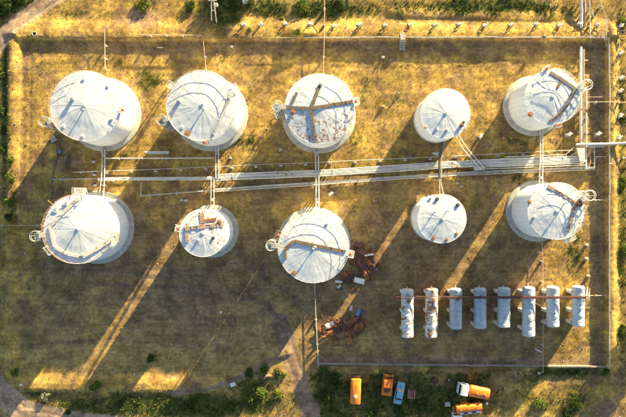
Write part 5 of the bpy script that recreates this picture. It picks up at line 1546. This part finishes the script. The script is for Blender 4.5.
plate(329.5, 323.5, .7, 1.9, .8, 'whitewash', 'scrap_sheet', 'white sunlit sheet on top of the lower scrap heap', rz=.45, tilt=.25, bend=.05)
plate(331, 320.5, .5, 1.8, .5, 'rust_orange', 'scrap_sheet', 'bright orange rusted sheet beside the white one on the lower heap', rz=.5, tilt=.5, bend=.05)
plate(341, 334.5, .6, 1.3, .9, 'plank', 'scrap_sheet', 'tan board lying on the middle of the lower scrap heap', rz=.9, tilt=.15, bend=.05)
plate(349, 340, .5, 1.4, 1.3, 'rust_orange', 'scrap_sheet', 'square orange-brown plate at the south edge of the lower heap', rz=.5, tilt=-.2, bend=.1)
plate(356, 326, .55, 1.2, .9, 'rust_orange', 'scrap_sheet', 'orange-brown bent plate right of centre in the lower heap', rz=1.2, tilt=.35, bend=.3)
def scrap_pipe(px, py, label, group, mat):
    c = G(px, py, random.uniform(.1, .5)); a = random.uniform(0, PI); L = random.uniform(.5, 1.3); k = random.uniform(-.3, .3)
    pts = [c + Vector((math.cos(a), math.sin(a), 0)) * (f * L) + Vector((-math.sin(a), math.cos(a), 0)) * (k * f * f * L) + Vector((0, 0, .15 * f * random.uniform(-1, 1))) for f in (-1, -.5, 0, .5, 1)]
    o = MB().tube(pts, random.choice([.05, .07, .11]), 7).build('scrap_pipe', M[mat]); tag(o, label, 'scrap', group)
for k in range(16):
    scrap_pipe(random.uniform(322, 366), random.gauss(328, 6), 'bent rusty pipe tangled in the lower scrap heap', 'bent pipes in the lower heap', random.choice(['rust', 'rust_dark', 'rust_orange', 'chassis', 'steel']))
for k in range(12):
    scrap_pipe(random.gauss(366, 6), random.gauss(263, 6), 'bent rusty pipe tangled in the upper scrap heap', 'bent pipes in the upper heap', random.choice(['rust', 'rust_dark', 'rust_orange', 'chassis', 'maroon']))
scrap_tank(351, 307.5, 0, .3, 1.1, 1.4, 'pipe_grey', 'grey upright-looking drum at the north tip of the lower heap', None)
scrap_tank(358, 312.3, 0, .38, 1.2, 1.2, 'blue_drum', 'blue drum in the north part of the lower scrap heap', None)
scrap_tank(363, 312, 0, .34, 1.1, .6, 'pipe_dark', 'dark blue drum right of the blue one in the lower heap', None)
scrap_tank(364.5, 302.5, 0, .25, .8, .3, 'rust', 'small rusty drum at the northeast end of the lower heap', None)
scrap_frame(362, 325, .1, 1.6, 1.4, .8, .4, 'rust', 'rusty open frame at the east side of the lower heap', None)
scrap_frame(336, 342, .1, 1.3, 1.1, .6, .1, 'rust_dark', 'dark open frame at the south side of the lower heap', None)
LN = 'dark maroon scrap sheet in the upper heap right of the middle tank'
for k in range(44):
    px = random.gauss(365, 5); py = 261 + (px - 366) * .1 + random.gauss(0, 6)
    if math.hypot(px - 314, py - 245) < 42: px += 8
    plate(px, py, random.uniform(0, .45), random.uniform(.9, 1.9), random.uniform(.6, 1.2), random.choice(['rust_dark', 'maroon', 'maroon', 'rust_dark', 'rust_dark', 'rust']), 'scrap_sheet', LN, HN)
for k in range(20):
    px = random.gauss(349, 5); py = 280 + random.gauss(0, 4.5)
    if math.hypot(px - 314, py - 245) < 42: px += 7
    plate(px, py, random.uniform(0, .3), random.uniform(.6, 1.3), random.uniform(.4, .9), random.choice(['rust_dark', 'maroon', 'rust', 'black']), 'scrap_sheet', 'small rusty scrap sheet south of the upper heap beside the white slab', 'scrap scattered beside the white slab')
scrap_frame(371, 258, .2, 1.9, 2.0, .9, -.25, 'rust_orange', 'orange sunlit open frame on the upper scrap heap', None)
plate(369, 254.5, .7, 1.9, .35, 'whitewash', 'scrap_sheet', 'white strip lying across the upper scrap heap', rz=.15, tilt=.1, bend=.1)
plate(373.5, 261, .75, .35, 1.7, 'plank', 'scrap_sheet', 'tan plank standing on the east side of the upper heap', rz=.1, tilt=.2, bend=.0)
plate(369, 262.5, .6, .8, .9, 'rust_orange', 'scrap_sheet', 'orange rusted plate inside the frame on the upper heap', rz=.3, tilt=.2)
plate(359, 280.5, .25, 1.9, 1.0, 'whitewash', 'scrap_sheet', 'white slab lying between the upper heap and the tank', rz=-.25, tilt=.08, bend=.02)
scrap_tank(339, 286.3, 0, .27, .9, .7, 'pipe_grey', 'pale grey drum southwest of the white slab', None)
scrap_tank(375, 269.5, 0, .25, .7, 1.0, 'pipe_grey', 'small grey drum at the southeast of the upper heap', None)
plate(338.5, 281.5, .2, 1.4, .4, 'whitewash', 'scrap_sheet', 'pale curved strip above the grey drum near the tank', rz=-.1, tilt=.3, bend=.3)
plate(351, 288.5, .3, .8, .7, 'rust_orange', 'scrap_sheet', 'orange rusted plate south of the white slab', rz=.7, tilt=.3)

# bench, trough, pallet near the northwest tank
def bench():
    t = thing('work_bench', 'dark red and blue work bench on shaded ground southwest of the northwest tank', 'bench', at(61.5, 152.5), rad(70))
    for y in (-.3, 0, .3): MB().box((0, y, .6), (1.4, .22, .06)).build('plank', M['maroon'], t)
    MB().box((.1, .1, .7), (.8, .5, .16)).build('crate', M['blue_drum'], t, bevel=.02)
    for x in (-.6, .6):
        for y in (-.3, .3): MB().box((x, y, .28), (.08, .08, .58)).build('leg', M['chassis'], t)
bench()
pipe_thing('black_trough', 'short thick black pipe length on the ground right of the red bench', [([(69.3, 155.5), (67.5, 168)], .3, .28, 'black')], 'pipe')
def pallet():
    t = thing('pallet', 'white slatted pallet at the foot of the northwest tank stairs', 'pallet', at(53.8, 139.3), rad(35))
    for k in range(4): MB().box((0, -.45 + k * .3, .32), (1.1, .14, .05)).build('slat', M['whitewash'], t)
    for x in (-.45, 0, .45): MB().box((x, 0, .15), (.1, 1.1, .3)).build('bearer', M['black'], t)
pallet()
# loose litter in the open
def slab(px, py, size, mat, label, rz):
    z = G(px, py)
    o = MB().box((z.x, z.y, z.z + size[2] / 2 - .03), size, rz, taper=.9).build('concrete_slab', M[mat], bevel=.04)
    tag(o, label, 'slab')
slab(233, 384, (1.1, .8, .4), 'whitewash', 'white block beside the curved path at the bottom left of centre', .4)
slab(221, 312, (.5, .35, .25), 'whitewash', 'small white block alone in the shaded middle field', .2)
slab(22.5, 384, (.5, .4, .3), 'whitewash', 'small white stone by the bend of the southwest road', .2)
slab(538.5, 350.5, (1.6, .25, .15), 'whitewash', 'thin white board left of the long pink pipe, near the south wall', -.5)
slab(537.5, 304, (1.3, .2, .15), 'whitewash', 'thin white board between the two clean horizontal tanks', -.5)
slab(160, 47.5, (1.2, .2, .12), 'whitewash', 'thin pale board in the shade below the north bank', .0)
def arc_rubble():
    o = MB().tube([G(264, 379, .1), G(265.5, 376.5, .15), G(268.5, 375.5, .15), G(271.5, 376, .1)], .28, 7).build('curved_pipe', M['plank'])
    tag(o, 'tan curved pipe piece in the dark weeds at bottom centre', 'pipe')
arc_rubble()
def manhole(px, py):
    t = thing('open_manhole', 'open black manhole with pale rim on the north bank near the road', 'manhole', G(px, py))
    MB().lathe([(.5, -.2), (.5, .12), (.36, .14), (.34, .02)], 18, caps=False).build('collar', M['concrete'], t)
    MB().lathe([(.35, .02), (.34, .045), (.02, .05)], 18).build('shaft', M['black'], t)
manhole(36.3, 35)
def person(px, py):
    # bag-like figure: a dark sack left on the wall
    o = G(px, py); z = .98
    t = thing('sack', 'dark blue sack lying on top of the north wall', 'sack', (o.x, o.y, z), .4)
    MB().lathe([(.05, -.45), (.2, -.38), (.28, -.1), (.25, .2), (.1, .38), (.14, .5)], 14, (0, 0, .22), 'X').build('bag', M['pipe_dark'], t)
    MB().ring((.4, 0, .22), .06, .03, 8, 5).build('tie', M['plank'], t)
person(541.5, 38.4)

# ---------------------------------------------------------------- bushes and trees
def leaves(name, parent, lobes, n, size, cols, seed):
    r = np.random.default_rng(seed)
    w = np.array([l[3] ** 2 for l in lobes]); w = w / w.sum()
    li = r.choice(len(lobes), n, p=w)
    Lb = np.array(lobes)[li]
    d = r.normal(size=(n, 3)); d /= np.linalg.norm(d, axis=1)[:, None]
    rr = Lb[:, 3] * np.cbrt(r.uniform(.15, 1.0, n)) * r.uniform(.85, 1.12, n)
    c = Lb[:, :3] + d * rr[:, None] * np.array([1, 1, .8])
    c[:, 2] = np.maximum(c[:, 2], .05)
    a = r.normal(size=(n, 3)); a /= np.linalg.norm(a, axis=1)[:, None]
    b = np.cross(a, d + r.normal(size=(n, 3)) * .6); b /= (np.linalg.norm(b, axis=1)[:, None] + 1e-6)
    s_ = size * r.uniform(.6, 1.4, n)[:, None]
    vv = np.stack([c - a * s_, c + b * s_ * .55, c + a * s_, c - b * s_ * .55], 1).reshape(-1, 3)
    me = bpy.data.meshes.new(name)
    me.vertices.add(n * 4); me.vertices.foreach_set('co', vv.ravel())
    me.loops.add(n * 4); me.loops.foreach_set('vertex_index', np.arange(n * 4, dtype=np.int32))
    me.polygons.add(n); me.polygons.foreach_set('loop_start', np.arange(0, n * 4, 4, dtype=np.int32)); me.update(calc_edges=True)
    q = r.random((n, 1)); cc = np.array(cols[0]) * q + np.array(cols[1]) * (1 - q)
    lobe_t = r.uniform(.75, 1.25, len(lobes))[li][:, None]
    rgba = np.concatenate([cc * lobe_t, np.ones((n, 1))], 1)
    at_ = me.attributes.new('tone', 'FLOAT_COLOR', 'POINT'); at_.data.foreach_set('color', np.repeat(rgba, 4, 0).astype(np.float32).ravel())
    me.materials.append(M['leaf'])
    o = bpy.data.objects.new(name, me); COL.objects.link(o); o.parent = parent
    return o
GR1 = ((.13, .19, .025), (.06, .11, .02)); GR2 = ((.06, .10, .02), (.035, .06, .015)); GR3 = ((.16, .19, .03), (.08, .12, .02)); GREY = ((.30, .31, .24), (.18, .19, .14))
def bush(px, py, r, label, cols=GR1, n=700, seed=0, leaf=.12, hgt=1.0, name='bush'):
    t = thing(name, label, 'bush', G(px, py))
    rr = random.Random(seed); R = r * S
    lobes = [(0, 0, R * .5 * hgt, R * .6)]
    for k in range(7):
        a = rr.uniform(0, 2 * PI); d = R * rr.uniform(.3, .75)
        lobes.append((d * math.cos(a), d * math.sin(a), R * rr.uniform(.25, .75) * hgt, R * rr.uniform(.25, .45)))
    leaves('foliage', t, lobes, n, leaf, cols, seed)
    mb = MB()
    for l in lobes[:6]: mb.tube([(0, 0, -.1), (l[0] * .4, l[1] * .4, l[2] * .5), (l[0], l[1], l[2])], .03, 5)
    mb.build('stems', M['bark'], t)
BU = [(97, 384, 7, 'round bright green bush on the south bank at lower left', GR1, 900), (152, 359, 6, 'dark green bush in the shaded field at lower left', GR2, 600),
      (16, 372, 6, 'small green bush inside the bend of the southwest road', GR1, 400), (12, 203, 6, 'green bush on the west bank below the pink pipe level, upper one', GR1, 400),
      (11, 218, 6, 'green bush on the west bank just above the thin pink pipe', GR2, 400), (13, 178, 6, 'green bush on the west bank at the shadow edge', GR3, 500), (13, 160, 5, 'small sunlit green bush on the west bank', GR3, 400),
      (303, 6, 10, 'large sunlit green bush at the top edge left of the pink pipe', GR3, 1300), (297, 35, 5, 'small bright green bush on the north bank crest', GR3, 400), (143, 5, 9, 'yellow-green bush at the top edge beside the grey bare patch', GR3, 1000),
      (341, 4, 7, 'green bush at the top edge right of the pink pipe', GR2, 700), (250, 30.5, 3, 'small green tuft between the first two valve stands', GR3, 200),
      (248, 397, 8, 'bright green bush at the edge of the sunlit bottom patch', GR3, 900), (262, 392, 7, 'green bush left of the wheel track, lower of two', GR1, 700), (278, 394, 7, 'bright green bush close beside the wheel track', GR3, 700),
      (264, 367, 6, 'green bush at the top of the dark weed patch', GR1, 500), (250, 372, 7, 'dark bush in the weed patch near the curved path', GR2, 600), (280, 374, 7, 'dark bush in the weed patch next to the wheel track', GR2, 600),
      (323, 370, 5, 'green bush at the end of the thin grey pipe', GR1, 400), (335, 382, 9, 'dark bush west of the orange tank trailer', GR2, 800), (328, 396, 8, 'dark bush southwest of the orange tank trailer', GR2, 700),
      (372, 411, 8, 'dark green bush south of the gap between trailer and truck', GR2, 700), (420, 404, 8, 'dark green bush south of the pinkish cart', GR2, 700), (397, 410, 7, 'low dark bush south of the blue car', GR2, 600),
      (540, 404, 9, 'green bush in the lit patch at the bottom right', GR1, 700), (575, 402, 10, 'dark green bush right of the lit patch at bottom right', GR2, 900), (568, 412, 9, 'dark green bush at the bottom edge, bottom right', GR2, 800),
      (605, 371, 5, 'green bush at the southeast wall corner', GR1, 400), (190, 404, 6, 'dark green bush left of the curved path', GR2, 500),
      (68, 411, 4, 'small dark bush on the sunlit dirt road', GR2, 300), (623, 22, 7, 'green bush at the right edge near the northeast corner', GR3, 600), (624, 182, 8, 'green bush at the right edge below the kinked pipe', GR3, 700), (624, 250, 8, 'green bush at the right edge east of the tank yard', GR1, 700),
      (623, 330, 8, 'dark green bush at the right edge near the south', GR2, 700), (6, 3, 10, 'dark bush in the top left corner', GR2, 1200), (22, -2, 9, 'dark bush at the top edge beside the dirt road', GR2, 1100), (-1, 14, 6, 'dark bush at the left edge above the dirt road', GR2, 700),
      (3, 110, 6, 'dark bush at the left edge beside the northwest tank', GR2, 500), (3, 75, 6, 'dark bush at the left edge below the dirt road', GR2, 500), (3, 150, 6, 'dark bush at the left edge, level with the dark pipe', GR2, 500), (190, 6, 7, 'dark bush at the top edge left of the power pole', GR2, 700), (233, 6, 8, 'dark bush at the top edge right of the power pole', GR2, 800)]
for k, b in enumerate(BU):
    bush(b[0], b[1], b[2], b[3], b[4], b[5], 100 + k, hgt=.3 if (b[4] is GR3 or b[0] < 30) else .45)
bush(45.5, 395.5, 6, 'pale grey dead bush below the south bank at lower left', GREY, 420, 300, .1, .6, 'dead_bush')
def tree(px, py, h, R, label, seed, cols=GR2, n=5200):
    t = thing('tree', label, 'tree', (P(px, py).x, P(px, py).y, 0))
    rr = random.Random(seed)
    mb = MB().cyl((0, 0, -.3), (0, 0, h * .35), .28, 10, .2).cyl((0, 0, h * .35), (.2, .1, h * .8), .2, 8, .06)
    lobes = []
    for k in range(18):
        a = rr.uniform(0, 2 * PI); d = R * rr.uniform(.1, .75); z = h * rr.uniform(.35, .9)
        l = (d * math.cos(a), d * math.sin(a), z, R * rr.uniform(.25, .42)); lobes.append(l)
        mb.cyl((0, 0, z * .7), l[:3], .07, 5, .02)
    mb.build('trunk', M['bark'], t)
    leaves('crown', t, lobes, n, .24, cols, seed)
# beyond the top edge; their long shadows fall into the picture
tree(300, -110, 7.0, 4.6, 'broad tree beyond the top edge, shading the power pole', 501)
tree(265, -62, 5.0, 4.0, 'smaller tree beyond the top edge, left of the broad one', 502)
tree(15, -60, 6.0, 4.0, 'tree beyond the top left corner', 504)
tree(684, 268, 6.5, 4.4, 'tree beyond the right edge, shading the bottom right corner', 505)
